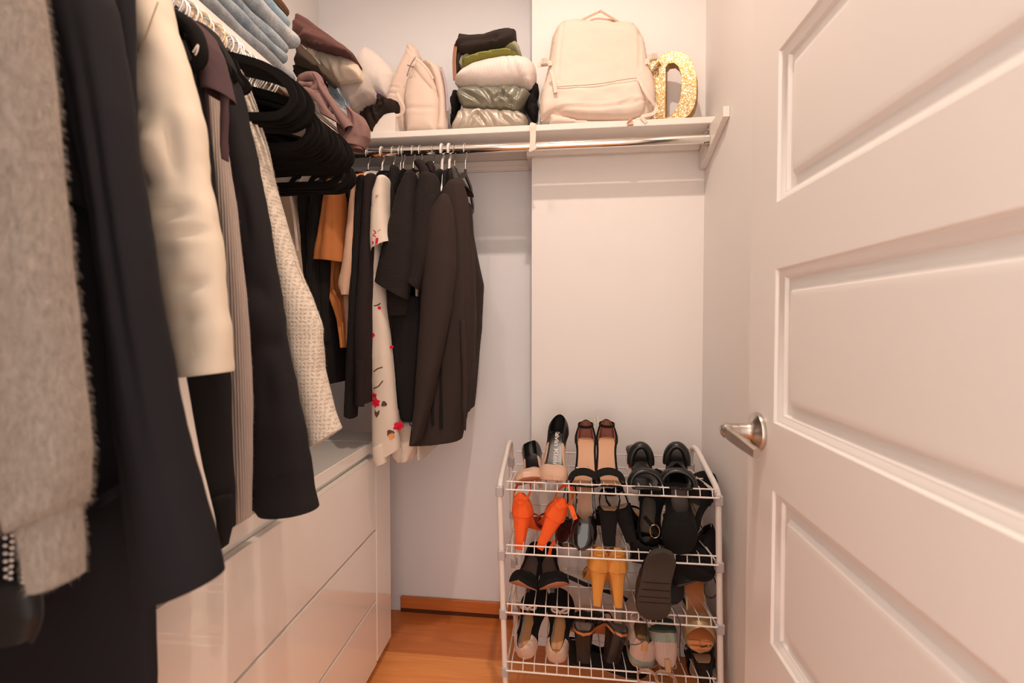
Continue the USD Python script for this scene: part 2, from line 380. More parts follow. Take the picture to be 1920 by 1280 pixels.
part(cl, 'ledger', bx(X_CH - 0.018, X_CH - 0.001, YB - 0.001, YA - 0.019, ZS - 0.040, ZS - 0.0005, 0.002), SHELF, False)
part(cl, 'ledger', bx(X_CH - 0.018, XR - 0.02, YB - 0.018, YB - 0.001, ZS - 0.040, ZS - 0.0005, 0.002), SHELF, False)
# side board with a slanted front under the shelf's right end
bt = [at(1308, 318, X=XR), at(1366, 262, X=XR)]
yl, yu = float(at(1318, 325, X=XR)[1]), float(at(1368, 262, X=XR)[1])
prof = Polygon([(YB - 0.001, ZS - 0.001), (YB - 0.001, ZS - 0.10), (YB - 0.02, ZS - 0.10), (yu, ZS - 0.016), (yu, ZS + 0.075), (yu + 0.012, ZS + 0.075), (yu + 0.045, ZS - 0.001)])
bk = extrude(Polygon([(YB - 0.001, ZS - 0.0005), (YB - 0.001, ZS - 0.105), (YB - 0.03, ZS - 0.105), (yu, ZS - 0.03), (yu, ZS - 0.0005)]), 0.018)
V = np.array(bk.vertices); bk.vertices = np.stack([XR - 0.001 - V[:, 2], V[:, 0], V[:, 1]], 1); bk.fix_normals()
solo('shelf_bracket', bk, SHELF, 'white slanted side board holding the right end of the back shelf', 'bracket', smooth=False)

YR, ZR, RR = 1.562, CAM_Z + 0.582, 0.0155
XRODL, YRODE = -0.712, 1.50
rod = thing('clothes_rod', 'polished chrome rod under the back shelf', 'rail', (0, YR, ZR - RR))
part(rod, 'pole', tube([(-0.86, YR, ZR), (0.0, YR, ZR), (XR - 0.021, YR, ZR)], RR, 24), CHROME)
fl_ = part(rod, 'end_bracket', cat_([bx(XR - 0.0215, XR - 0.019, YR - 0.012, YR + 0.012, ZR - 0.022, ZS - 0.001, 0.0008), bx(XR - 0.034, XR - 0.0215, YR - 0.011, YR + 0.011, ZR - 0.020, ZR - 0.0165, 0.001)]), NICKEL, 30)
part(fl_, 'screw', revolve([(0.004, 0), (0.004, 0.002), (0.002, 0.003)], (XR - 0.0215, YR, ZR + 0.03), (-1, 0, 0), 10), NICKEL)
rod2 = thing('clothes_rod', 'chrome rod along the left wall holding the coats', 'rail', (XRODL, 0.8, ZR - RR))
part(rod2, 'pole', tube([(XRODL, 0.08, ZR), (XRODL, 0.8, ZR), (XRODL, YRODE, ZR)], RR, 24), CHROME)
part(rod2, 'end_cap', revolve([(0.0165, 0), (0.0175, 0.004), (0.0165, 0.016), (0.008, 0.019)], (XRODL, YRODE - 0.004, ZR), (0, 1, 0), 24), TRIM)
hb = at(556, 200, X=XS + 0.004)
part(rod2, 'rod_hanger', cat_([bx(XRODL - 0.012, XRODL + 0.02, hb[1] - 0.02, hb[1] + 0.02, ZR + 0.016, ZS - 0.001, 0.003), bx(XRODL - 0.02, XRODL - 0.017, hb[1] - 0.012, hb[1] + 0.012, ZR - 0.02, ZR + 0.02)]), TRIM, 30)

# white glossy chest of drawers
XDR = -0.617; ZT = 0.78; YE1 = float(at(706, 1100, X=XDR)[1]); YE2 = float(at(733, 1100, X=XDR)[1])
GLOSS = paint('white_lacquer', (0.90, 0.86, 0.80), 0.035, 0.5, 0.0, 100, coat=1.0)
GLOSSE = paint('drawer_edge', (0.86, 0.80, 0.73), 0.2, 0.5, 0.0, 100)
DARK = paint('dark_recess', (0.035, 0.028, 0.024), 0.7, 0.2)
dz = thing('chest_of_drawers', 'long white glossy chest of drawers under the hanging coats', 'dresser', ((XL + XDR) / 2, 1.0, 0.0))
part(dz, 'top_panel', bx(XL + 0.002, XDR - 0.012, 0.58, YE1, ZT - 0.034, ZT, 0.0015), GLOSS, False)
part(dz, 'carcass', bx(XL + 0.002, XDR - 0.022, 0.58, YE1 - 0.004, 0.05, ZT - 0.035), GLOSS, False)
part(dz, 'side_panel', bx(XL + 0.002, XDR, YE1 + 0.003, YE2, 0.045, ZT, 0.002), GLOSS, False)
part(dz, 'plinth', bx(XL + 0.002, XDR - 0.05, 0.58, YE2 - 0.01, 0.0, 0.05), DARK, False)
zz = [float(at(701, v, X=XDR)[2]) for v in (858, 1000, 1133.5, 1259)]
for k in range(3):
    z1, z0 = zz[k], zz[k + 1] + 0.009
    for a, b in ((0.58, YE1),):
        d = part(dz, 'drawer', bx(XDR - 0.018, XDR, a, b - 0.002, z0, z1, 0.0012), GLOSS, False)
        part(d, 'drawer_edge', bx(XDR - 0.0175, XDR + 0.0004, a, b - 0.002, z1 - 0.0002, z1 + 0.0022, 0.0004), GLOSSE, False)

# ------------------------------------------------------------------ clothes on the left rod
VELVET = fabric('black_velvet', (0.012, 0.010, 0.009), 'weave', scale=1500.0, bump=0.3, rough=1.0, sheen=0.12, spec=0.1, vary=0.2)
SILVER = paint('hook_silver', (0.86, 0.84, 0.80), 0.32, 0.5, 0.0, 100, metal=0.75)
GOLD = paint('hook_gold', (0.88, 0.62, 0.36), 0.32, 0.5, 0.0, 100, metal=0.75)
WHITEP = paint('white_plastic', (0.82, 0.77, 0.73), 0.35, 0.5, 0.0, 100)
BLACKP = paint('black_plastic', (0.02, 0.018, 0.017), 0.25, 0.5, 0.0, 100)

HR = 0.0215
def hook_path(cz, stem, n=26, r=HR):
    """hook in the local XZ plane about the rod's centre line, then the stem down to the hanger's neck"""
    zc = cz + RR + 0.002 - r
    a = np.radians(np.linspace(-35, 180, n - 6))
    p = np.stack([-r * np.cos(a), np.zeros_like(a), zc + r * np.sin(a)], 1)
    q = np.array([[r * 0.95, 0, zc - 0.008], [r * 0.55, 0, zc - 0.021], [0.004, 0, zc - 0.03], [0, 0, zc - 0.038], [0, 0, cz - stem]])
    return np.vstack([p, q])

def hanger_shape(drop=0.115, bar=0.19, half=0.200, w=0.0075, stem=0.06, inner=True):
    q = half / 0.2; e = drop - stem; s = smooth_path([(0, -stem), (0.03 * q, -stem - 0.1 * e), (0.10 * q, -stem - 0.42 * e), (0.155 * q, -stem - 0.8 * e), (half - 0.018, -drop - 0.010), (half, -(drop + bar) / 2 - 0.012), (half - 0.028, -bar), (half - 0.06, -bar - 0.002), (0, -bar - 0.002)], 60)
    pg = LineString(s).buffer(w, quad_segs=3)
    pg = pg.union(affinity.scale(pg, -1, 1, origin=(0, 0)))
    pg = pg.union(LineString([(0, -stem + 0.012), (0, -stem)]).buffer(w * 0.9))
    return pg.simplify(0.0004)

def hanger_mesh(**k):
    m = extrude(hanger_shape(**k), 0.0055); V = np.array(m.vertices)
    m.vertices = np.stack([V[:, 0], V[:, 2] - 0.00275, V[:, 1]], 1); m.fix_normals()
    return m

def new_hanger(name, label, loc, hook, body, group=None, stem=0.06, r=0.0017, rz=0.0, **k):
    """a hanger whose origin is the rod's centre line"""
    path = numbered('/World', name); x = UsdGeom.Xform.Define(stage, path)
    x.AddTranslateOp().Set(Gf.Vec3d(*map(float, loc))); x.AddRotateXYZOp(opSuffix='copy').Set(Gf.Vec3f(0, 0, rz))
    tag(x, label, 'hanger', group)
    t = T(path, (0, 0, 0))
    part(t, 'frame', hanger_mesh(stem=stem, **k), body, 30)
    part(t, 'hook', tube(hook_path(0.0, stem - 0.004), r, 6), hook, 60)
    return path

LAB1 = 'black velvet hanger with bare metal hook, packed between the coats on the left rod'
LAB2 = 'empty black velvet hanger in the higher, nearer cluster just right of the tweed jacket'
LAB4 = 'empty black velvet hanger in the lower, denser cluster beneath the mauve blouse'
LAB3 = 'empty black velvet hanger in the lowest group left of the back rod'
rng = random.Random(11)
h_s = h_g = h_l = h_n = h_m = None
yy = 0.615
k = 0
while yy < 1.075:
    gold = 0.80 < yy < 0.90 and rng.random() < 0.75
    lab, grp = (LAB1, 'velvet hangers among the hanging coats') if yy < 0.82 else (LAB2, 'nearer cluster of empty velvet hangers') if yy <= 0.9 else (LAB4, 'denser cluster of empty velvet hangers')
    rz = 1.0 + 1.6 * math.sin(k * 0.35) + rng.uniform(-0.2, 0.2)
    loc = (XRODL + rng.uniform(-0.004, 0.012), yy, ZR)
    src = h_n if yy < 0.82 else h_g if gold else h_s
    if yy < 0.82 and src is None:
        h_n = new_hanger('velvet_hanger', lab, loc, SILVER, VELVET, grp, rz=rz, half=0.115, drop=0.11, bar=0.155)
    elif yy > 0.9:
        if h_m is None: h_m = new_hanger('velvet_hanger', lab, loc, SILVER, VELVET, grp, rz=rz, stem=0.088, drop=0.148, bar=0.222)
        else: copy_of(h_m, 'velvet_hanger', loc, rz, 0.0, lab, 'hanger', grp)
    elif src is None:
        p = new_hanger('velvet_hanger', lab, loc, GOLD if gold else SILVER, VELVET, grp, rz=rz)
        if gold: h_g = p
        else: h_s = p
    else:
        copy_of(src, 'velvet_hanger', loc, rz, 0.0, lab, 'hanger', grp)
    yy += rng.uniform(0.0145, 0.019) if 0.815 < yy < 0.895 else rng.uniform(0.0075, 0.0105)
    k += 1
for j in range(6):
    loc = (XRODL - 0.025 + rng.uniform(-0.006, 0.006), 1.09 + j * 0.012, ZR)
    if h_l is None: h_l = new_hanger('velvet_hanger', LAB3, loc, SILVER, VELVET, 'lowest velvet hangers', stem=0.11, drop=0.175, bar=0.245)
    else: copy_of(h_l, 'velvet_hanger', loc, rng.uniform(-3, 3), 0, LAB3, 'hanger', 'lowest velvet hangers')

def P3(*p): return np.array(p, float)
def body_xz(Y, x0, x1, ztop, zhem, thick, seed, neck=0.06, slope=0.10, flare=0.02, n=40, m=40, **k):
    """the trunk of a garment on a hanger across the left rod: flat front to back, shoulders sloping from the neck"""
    c = XRODL
    L = [(c - neck, Y, ztop), (c - neck - 0.04, Y, ztop - 0.012), (x0 + 0.03, Y, ztop - slope * 0.8), (x0, Y, ztop - slope * 1.25), (x0 - flare * 0.4, Y, (ztop + zhem) / 2), (x0 - flare, Y, zhem)]
    R = [(c + neck, Y, ztop), (c + neck + 0.04, Y, ztop - 0.012), (x1 - 0.03, Y, ztop - slope * 0.8), (x1, Y, ztop - slope * 1.25), (x1 + flare * 0.4, Y, (ztop + zhem) / 2), (x1 + flare, Y, zhem)]
    return cloth(P3(*L), P3(*R), None, thick, seed, n, m, **k)

ZSH = ZR - 0.055
# materials
TAUPE = fabric('taupe_fuzzy_wool', (0.34, 0.285, 0.24), 'fuzz', col2=(0.19, 0.155, 0.13), scale=260.0, bump=0.9, rough=1.0, sheen=0.7, dist=0.003)
NAVYB = fabric('black_crepe', (0.013, 0.0115, 0.014), 'weave', scale=1400.0, bump=0.25, rough=0.85, sheen=0.06, spec=0.2)
CREAM = fabric('cream_cotton', (0.72, 0.60, 0.47), 'weave', scale=1200.0, bump=0.15, rough=0.8, sheen=0.15, vary=0.03)
CREAM2 = fabric('ivory_lining', (0.78, 0.69, 0.62), 'weave', scale=1200.0, bump=0.1, rough=0.8, sheen=0.1, vary=0.03)
BLACKC = fabric('black_cotton', (0.014, 0.012, 0.012), 'weave', scale=1300.0, bump=0.3, rough=0.95, sheen=0.08)
GREYK = fabric('grey_brown_rib_knit', (0.42, 0.33, 0.28), 'rib', col2=(0.33, 0.26, 0.22), scale=110.0, bump=0.7, rough=1.0, sheen=0.5, dist=0.002)
PLUM = fabric('plum_brown_jersey', (0.075, 0.040, 0.042), 'weave', scale=1200.0, bump=0.2, rough=0.9, sheen=0.4)
BLACKW = fabric('black_wool', (0.016, 0.013, 0.014), 'weave', scale=1500.0, bump=0.25, rough=0.9, sheen=0.12, spec=0.2)
LEATHER = paint('black_leather', (0.012, 0.011, 0.011), 0.5, 0.3, 0.3, 140)
def tweed(name, base, light, dark):
    return usdkit.material(stage, LK + name, {
        't': ('texture_coordinate', {}), 'mx': ('mapping', {'scale': (1, 1, 0.2)}), 'mz': ('mapping', {'scale': (0.2, 1, 1)}),
        'a': ('wave_texture', {'bands_direction': 'x', 'scale': 42.0, 'distortion': 5.0, 'detail': 3.0, 'detail_scale': 6.0}),
        'b': ('wave_texture', {'bands_direction': 'z', 'scale': 40.0, 'distortion': 5.0, 'detail': 3.0, 'detail_scale': 6.0}),
        'n': ('noise_texture', {'scale': 420.0, 'detail': 3.0}), 'mx2': ('math', {'math_type': 'maximum'}), 'ad': ('math', {'math_type': 'multiply_add', 'value2': 0.6}),
        'r': ('rgb_ramp', {'ramp': [(0.35, dark), (0.75, base), (1.0, light)]}), 'bu': ('bump', {'strength': 0.9, 'distance': 0.002}),
        'p': ('principled_bsdf', {'roughness': 1.0, 'specular_ior_level': 0.1, 'sheen_weight': 0.3})},
        [('t.object', 'a.vector'), ('t.object', 'b.vector'), ('t.object', 'n.vector'), ('a.fac', 'mx2.value1'), ('b.fac', 'mx2.value2'), ('n.fac', 'ad.value1'), ('mx2.value', 'ad.value3'),
         ('ad.value', 'r.fac'), ('ad.value', 'bu.height'), ('bu.normal', 'p.normal'), ('r.color', 'p.base_color')], surface='p.BSDF')
TWEED = tweed('cream_tweed', (0.68, 0.545, 0.42), (0.76, 0.65, 0.53), (0.58, 0.45, 0.335))

# black and white houndstooth skirt with a leather belt, half out of the frame
Y = 0.425
t = thing('skirt', 'black skirt with rows of white beads beneath the fuzzy sweater cuff', 'skirt', (-0.5, Y, 0.83))
part(t, 'panel', cloth(P3((-0.92, Y, ZSH - 0.1), (-0.95, Y, 1.2), (-0.96, Y, 0.92)), P3((-0.56, Y, ZSH - 0.1), (-0.55, Y, 1.2), (-0.49, Y, 0.93)), None, 0.05, 3, 24, 28, pleat=0.006), NAVYB)
for q, (ua, ub, v0, v1) in enumerate([(8, 12, 920, 1125), (26, 19, 945, 1108), (45, 44, 975, 1100), (56, 66, 1010, 1100)]):
    bs = []
    nb = 15
    for i in range(nb):
        c = at(ua + (ub - ua) * i / (nb - 1), v0 + (v1 - v0) * i / (nb - 1), Y=Y - 0.024)
        b = trimesh.creation.icosphere(subdivisions=1, radius=0.0022); b.apply_scale((1.15, 0.7, 0.95)); b.apply_translation(c); bs.append(b)
    part(t, 'bead_row', cat_(bs), paint('bead_white', (0.62, 0.56, 0.50), 0.35, 0.5, 0.0), True)
bg = thing('handbag', 'black leather bag corner hanging below the beaded skirt', 'bag', tuple(at(40, 1200, Y=0.405)))
part(bg, 'flap', cloth([(-60, 1110), (-60, 1150), (-50, 1200)], [(66, 1098), (76, 1150), (66, 1195)], 0.405, 0.03, 4, 20, 24, pleat=0.002, open_end=False), LEATHER)
part(bg, 'handle', strap(smooth_path([at(70, 1090, Y=0.385), at(78, 1130, Y=0.385), at(72, 1175, Y=0.385), at(58, 1204, Y=0.385)], 16), (0, -1, 0), 0.005, 0.002), LEATHER)

# taupe fuzzy sweater
Y = 0.36
t = thing('sweater', 'fuzzy taupe sweater hanging nearest the camera at the far left', 'sweater', (XRODL, Y, ZSH))
part(t, 'body', body_xz(Y, -0.93, -0.52, ZSH, 1.0, 0.06, 2, pleat=0.004), TAUPE, 60)
slv = cloth([(-75, -140), (-60, 0), (-30, 200), (-12, 400), (-2, 600), (2, 760), (8, 880), (36, 950), (52, 985)], [(30, -140), (52, 0), (74, 200), (92, 400), (120, 620), (143, 780), (149, 840), (141, 905), (133, 950)], Y - 0.005, 0.055, 7, 60, 36, pleat=0.003, crinkle=0.002, open_end=False)
sl = part(t, 'sleeve', slv, TAUPE, 60)
cuf = cloth([(44, 940), (62, 1000), (72, 1060), (80, 1090)], [(134, 930), (131, 980), (136, 1040), (134, 1084)], Y - 0.005, 0.040, 8, 20, 32, pleat=0.0015, crinkle=0.001, cap_top=False)
part(sl, 'cuff', cuf, TAUPE, 60)
part(t, 'sleeve', cloth(P3((-1.0 + 0.03, Y, ZSH - 0.12), (-0.975, Y, 1.3), (-0.975, Y, 0.98)), P3((-0.90, Y, ZSH - 0.10), (-0.89, Y, 1.3), (-0.90, Y, 0.98)), None, 0.05, 9, 30, 24), TAUPE, 60)
def fuzz(mesh, count, length, seed, name, parent, mat, width=0.00028, droop=0.4, bound=None):
    """short hairs standing on the cloth"""
    m = tri(mesh); rs = np.random.RandomState(seed)
    a = m.area_faces; fi = rs.choice(len(a), count, p=a / a.sum())
    w = rs.dirichlet((1, 1, 1), count)
    P = (m.triangles[fi] * w[:, :, None]).sum(1); N = m.face_normals[fi]
    d = N + rs.normal(0, 0.45, N.shape) + np.array([0, 0, -droop]); d /= np.linalg.norm(d, axis=1, keepdims=True)
    ln = length * rs.uniform(0.4, 1.0, (count, 1))
    mid = P + d * ln * 0.55; end = P + d * ln + np.array([0, 0, -1]) * ln * 0.35
    pts = np.stack([P - N * 0.0008, mid, end], 1).reshape(-1, 3) - parent.o
    path = numbered(parent.path, name)
    c = UsdGeom.BasisCurves.Define(stage, path)
    c.CreateTypeAttr('linear'); c.CreatePointsAttr(Vt.Vec3fArray.FromNumpy(pts.astype(np.float32)))
    c.CreateCurveVertexCountsAttr(Vt.IntArray.FromNumpy(np.full(count, 3, np.int32)))
    c.CreateWidthsAttr(Vt.FloatArray.FromNumpy(np.tile(np.array([1.0, 0.8, 0.25]) * width, count).astype(np.float32))); c.SetWidthsInterpolation('vertex')
    UsdShade.MaterialBindingAPI.Apply(c.GetPrim()).Bind(mat); tag(c, kind='stuff')
fuzz(slv, 9000, 0.006, 1, 'wool_pile', sl, TAUPE)
fuzz(cuf, 2500, 0.004, 2, 'wool_pile', sl, TAUPE)

# long black coat
Y = 0.50
t = thing('coat', 'long black coat with a wide flared sleeve between the fuzzy sweater and the cream jacket', 'coat', (XRODL, Y, ZSH))
part(t, 'body', cat_([body_xz(Y + 0.005, -0.93, -0.505, ZSH, 0.42, 0.06, 12, flare=0.015, pleat=0.008, n=60, m=56)]), NAVYB, 60)
sl = part(t, 'sleeve', cloth([(60, -150), (100, 0), (150, 200), (195, 420), (226, 620), (243, 820), (258, 960), (272, 1090), (278, 1118)], [(140, -170), (200, 0), (226, 180), (252, 380), (288, 600), (330, 800), (372, 950), (404, 1050), (410, 1078)], Y - 0.035, 0.065, 13, 72, 44, pleat=0.005, crinkle=0.003, p=2.2, dents=[(0.3, 110, 0.010, 0.25, 14), (0.5, 60, 0.007, 0.3, 12), (0.75, 120, 0.008, 0.2, 16)]), NAVYB, 60)
part(t, 'pocket_flap', strap(smooth_path([at(150, 952, Y=Y - 0.036), at(195, 935, Y=Y - 0.036), at(240, 905, Y=Y - 0.036)], 12), (0, -1, 0), 0.012, 0.003), NAVYB)
part(t, 'lapel', cloth([(45, -60), (60, 100), (90, 300), (100, 360)], [(95, -60), (125, 100), (150, 260), (185, 400)], Y - 0.036, 0.014, 14, 24, 20, pleat=0.002, open_end=False), NAVYB, 60)
part(t, 'sleeve', cloth(P3((-0.975, Y, ZSH - 0.12), (-0.98, Y, 1.3), (-0.982, Y, 0.92)), P3((-0.90, Y, ZSH - 0.10), (-0.89, Y, 1.3), (-0.87, Y, 0.90)), None, 0.06, 15, 30, 24), NAVYB, 60)

# cream jacket
ECRU_SEAM = fabric('cream_stitching', (0.42, 0.32, 0.22), 'weave')
Y = 0.605
t = thing('jacket', 'smooth cream cotton jacket with a turned-up sleeve behind the long black coat', 'jacket', (XRODL, Y, ZSH))
part(t, 'body', cloth([(150, -120), (165, 0), (185, 150), (200, 400), (210, 700), (230, 1040)], [(260, -120), (276, 20), (246, 150), (248, 240), (258, 330), (292, 470), (322, 600), (348, 740), (374, 880), (398, 970), (411, 1060)], Y + 0.02, 0.05, 21, 60, 40, pleat=0.003, crinkle=0.001), CREAM2, 60)
part(t, 'yoke', cloth([(185, -60), (188, 0), (212, 100), (232, 165), (242, 200)], [(300, -60), (292, 5), (275, 70), (258, 120), (247, 150)], Y - 0.012, 0.03, 22, 30, 28, pleat=0.002, open_end=False), CREAM, 60)
sl = part(t, 'sleeve', cloth([(272, -20), (262, 60), (250, 120), (240, 170), (250, 215), (262, 260), (262, 340), (280, 420), (302, 520), (326, 630), (345, 704)], [(296, -40), (318, 40), (338, 90), (354, 150), (370, 220), (386, 300), (402, 390), (414, 460), (424, 540), (430, 620), (428, 695)], Y - 0.02, 0.06, 23, 110, 56, pleat=0.006, crinkle=0.007, p=2.2, fx=10, fz=7, dents=[(0.335, 165, 0.016, 0.018, 45), (0.37, 150, -0.010, 0.02, 40), (0.44, 60, 0.010, 0.07, 14), (0.45, 95, -0.008, 0.06, 20), (0.52, 125, 0.008, 0.03, 30), (0.60, 75, 0.010, 0.02, 26), (0.655, 60, 0.008, 0.014, 30), (0.70, 110, 0.007, 0.02, 40), (0.78, 70, 0.009, 0.016, 30), (0.86, 95, 0.006, 0.02, 40), (0.20, 110, 0.008, 0.03, 22)]), CREAM, 60)
part(sl, 'shoulder_seam', tube(smooth_path([at(296, 4, Y=Y - 0.047), at(283, 40, Y=Y - 0.049), at(265, 90, Y=Y - 0.049), at(250, 128, Y=Y - 0.045)], 24), 0.0008, 5), ECRU_SEAM)
part(t, 'collar', cloth([(195, -120), (200, -70), (215, -40)], [(270, -120), (282, -70), (285, -40)], Y + 0.0, 0.06, 24, 14, 24, pleat=0.002, open_end=False), CREAM, 60)

# black garment behind the cream jacket
Y = 0.665
t = thing('coat', 'black coat with a round velvet collar showing right of the cream jacket shoulder', 'coat', (XRODL, Y, ZSH))
part(t, 'body', cloth([(230, 40), (240, 200), (260, 500), (280, 800), (300, 1020)], [(345, 60), (378, 130), (392, 250), (410, 420), (425, 640), (436, 860), (441, 985)], Y + 0.01, 0.05, 31, 50, 36, pleat=0.008), BLACKC, 60)
part(t, 'collar', tube(smooth_path([at(322, 32, Y=Y - 0.01), at(352, 48, Y=Y - 0.015), at(374, 80, Y=Y - 0.02), at(376, 112, Y=Y - 0.02), at(352, 132, Y=Y - 0.015)], 24), np.linspace(0.013, 0.008, 24), 12), VELVET, 60)
part(t, 'hem_panel', cloth([(395, 940), (402, 980), (410, 1031)], [(438, 930), (439, 975), (428, 1018)], Y - 0.012, 0.012, 33, 12, 16, pleat=0.002), BLACKC)
part(t, 'label_loop', tube(smooth_path([at(362, 98, Y=Y - 0.032), at(368, 88, Y=Y - 0.034), at(371, 84, Y=Y - 0.034), at(370, 95, Y=Y - 0.034), at(366, 103, Y=Y - 0.032)], 14), 0.0012, 6), CREAM2)

# plum short-sleeved top
Y = 0.720
t = thing('blouse', 'plum brown top with a short open sleeve in front of the black blazer', 'top', (XRODL, Y, ZSH))
part(t, 'body', cloth([(310, 60), (330, 200), (350, 420), (370, 700)], [(376, 66), (386, 120), (392, 240), (400, 420), (410, 700)], Y + 0.008, 0.03, 51, 40, 30, pleat=0.005), PLUM, 60)
part(t, 'sleeve', cloth([(368, 56), (378, 100), (388, 140), (394, 178)], [(388, 60), (408, 96), (421, 140), (430, 182)], Y - 0.022, 0.06, 52, 36, 36, pleat=0.003, crinkle=0.004, lip=0.05), PLUM, 60)
part(t, 'side_fold', cloth([(413, 175), (414, 225), (417, 275), (421, 300)], [(429, 178), (429, 215), (424, 260), (424, 302)], Y - 0.022, 0.012, 53, 20, 16, pleat=0.002, open_end=False), PLUM, 60)

# ribbed knit cardigan
Y = 0.765
t = thing('cardigan', 'grey brown rib-knit cardigan with a long narrow sleeve', 'cardigan', (XRODL, Y, ZSH))
part(t, 'body', cloth([(290, 70), (300, 300), (320, 600), (340, 880)], [(384, 110), (396, 230), (410, 420), (420, 640), (424, 880)], Y + 0.01, 0.05, 41, 40, 32, pleat=0.004), GREYK, 60)
slv = cloth([(366, 80), (380, 160), (392, 240), (404, 350), (414, 480), (421, 640), (420, 800), (424, 900), (430, 986)], [(386, 70), (402, 160), (418, 260), (436, 370), (450, 480), (463, 620), (470, 760), (470, 880), (468, 968)], Y - 0.015, 0.035, 42, 70, 36, pleat=0.0025, crinkle=0.0015)
sl = part(t, 'sleeve', slv, GREYK, 60)
fuzz(slv, 3500, 0.004, 5, 'knit_fuzz', sl, GREYK, width=0.0002)
part(t, 'hem', cloth([(350, 1000), (402, 990), (412, 992)], [(428, 900), (432, 940), (437, 985)], Y + 0.005, 0.02, 43, 8, 20), BLACKC)

# black blazer
Y = 0.815
t = thing('blazer', 'black wool blazer with long sleeve just left of the cream tweed jacket', 'blazer', (XRODL, Y, ZSH))
part(t, 'body', cloth([(330, 50), (350, 300), (380, 600), (410, 900)], [(398, 70), (430, 160), (446, 300), (462, 520), (476, 760), (488, 955)], Y + 0.012, 0.045, 61, 44, 34, pleat=0.006), BLACKW, 60)
sl = part(t, 'sleeve', cloth([(372, 60), (398, 110), (420, 200), (440, 300), (452, 420), (464, 560), (472, 700), (472, 820), (472, 900), (478, 945), (490, 962)], [(400, 58), (428, 105), (452, 185), (478, 300), (500, 420), (526, 580), (550, 720), (566, 800), (580, 862), (584, 890), (590, 952)], Y - 0.02, 0.06, 62, 90, 44, pleat=0.005, crinkle=0.006, p=2.2, dents=[(0.55, 60, 0.012, 0.03, 40), (0.60, 100, -0.006, 0.03, 40), (0.66, 40, 0.010, 0.02, 40), (0.40, 80, 0.006, 0.06, 20), (0.75, 80, 0.005, 0.05, 25)]), BLACKW, 60)
part(sl, 'cuff_seam', tube(smooth_path([at(476, 905, Y=Y - 0.048), at(520, 897, Y=Y - 0.052), at(560, 884, Y=Y - 0.051), at(583, 873, Y=Y - 0.03)], 16), 0.0006, 5), BLACKW)

# cream tweed jacket
Y = 0.885
t = thing('jacket', 'cream tweed jacket with frayed edge, the last coat before the empty hangers', 'jacket', (XRODL, Y, ZSH))
part(t, 'body', cloth([(360, 80), (390, 300), (430, 600), (470, 800)], [(440, 118), (472, 200), (486, 300), (510, 500), (540, 700), (560, 800)], Y + 0.014, 0.045, 71, 40, 32, pleat=0.004), TWEED, 60)
slv = cloth([(418, 108), (440, 150), (462, 240), (478, 330), (500, 450), (526, 580), (552, 700), (570, 800), (582, 838)], [(440, 112), (468, 180), (490, 255), (512, 335), (532, 420), (558, 500), (582, 560), (602, 615), (604, 690), (618, 745), (638, 802)], Y - 0.015, 0.055, 72, 80, 40, pleat=0.004, crinkle=0.004)
sl = part(t, 'sleeve', slv, TWEED, 60)
part(sl, 'frayed_seam', tube(smooth_path([at(u, v, Y=Y - 0.015) for u, v in ((534, 425), (560, 503), (584, 562), (603, 617), (604, 690), (619, 746))], 60) + np.random.RandomState(3).normal(0, 0.0007, (60, 3)), 0.0016, 5), TWEED)
fuzz(slv, 3000, 0.0035, 6, 'tweed_fuzz', sl, TWEED, width=0.0002)

# ------------------------------------------------------------------ clothes on the back rod
RUST = fabric('rust_cotton', (0.52, 0.185, 0.055), 'weave', scale=1300.0, bump=0.15, rough=0.8, sheen=0.2, vary=0.05)
PEACH = fabric('peach_crepe', (0.66, 0.42, 0.29), 'weave', scale=1300.0, bump=0.15, rough=0.75, sheen=0.2, vary=0.05)
DBROWN = fabric('dark_brown_jersey', (0.026, 0.0175, 0.0175), 'weave', scale=1300.0, bump=0.25, rough=0.9, sheen=0.15)
RIBK = fabric('black_rib_knit', (0.022, 0.018, 0.017), 'rib', col2=(0.008, 0.007, 0.007), scale=95.0, bump=0.6, rough=0.95, sheen=0.1, dist=0.0012)
CORD = fabric('black_corded_jersey', (0.030, 0.022, 0.020), 'band', col2=(0.012, 0.009, 0.009), scale=85.0, bump=0.5, rough=0.9, sheen=0.1, dist=0.001)
TEXT = fabric('black_textured_knit', (0.030, 0.022, 0.020), 'weave', col2=(0.012, 0.009, 0.009), scale=330.0, bump=0.8, rough=0.95, sheen=0.1, dist=0.0012)
SUIT = fabric('dark_brown_suiting', (0.040, 0.0265, 0.0235), 'weave', scale=1500.0, bump=0.2, rough=0.85, sheen=0.12, vary=0.08)
IVORY = fabric('ivory_blouse', (0.74, 0.63, 0.53), 'weave', scale=1200.0, bump=0.1, rough=0.7, sheen=0.15, vary=0.03)
BEIGE = fabric('beige_silk', (0.60, 0.45, 0.33), 'weave', scale=1200.0, bump=0.1, rough=0.6, sheen=0.15, vary=0.03)
PRED = paint('print_red', (0.72, 0.012, 0.05), 0.7, 0.2); PBROWN = paint('print_brown', (0.11, 0.065, 0.04), 0.7, 0.2)
PTAN = paint('print_tan', (0.52, 0.33, 0.18), 0.7, 0.2); PORANGE = paint('print_orange', (0.85, 0.34, 0.12), 0.7, 0.2)

def side_hanger(x, wire, wr=0.0017, y=None, stem=0.075, drop=0.11, rz=90.0, half=0.20, frame=True):
    """meshes of a hanger across the back rod: (hook, frame), in the room"""
    hk = tube(hook_path(0.0, stem - 0.004), wr, 8); fr = hanger_mesh(stem=stem, drop=drop, bar=drop + 0.07, half=half)
    M = trimesh.transformations.rotation_matrix(math.radians(rz), (0, 0, 1)); out = []
    for m in (hk, fr):
        m.apply_transform(M); m.apply_translation((x, YR if y is None else y, ZR)); out.append(m)
    return out

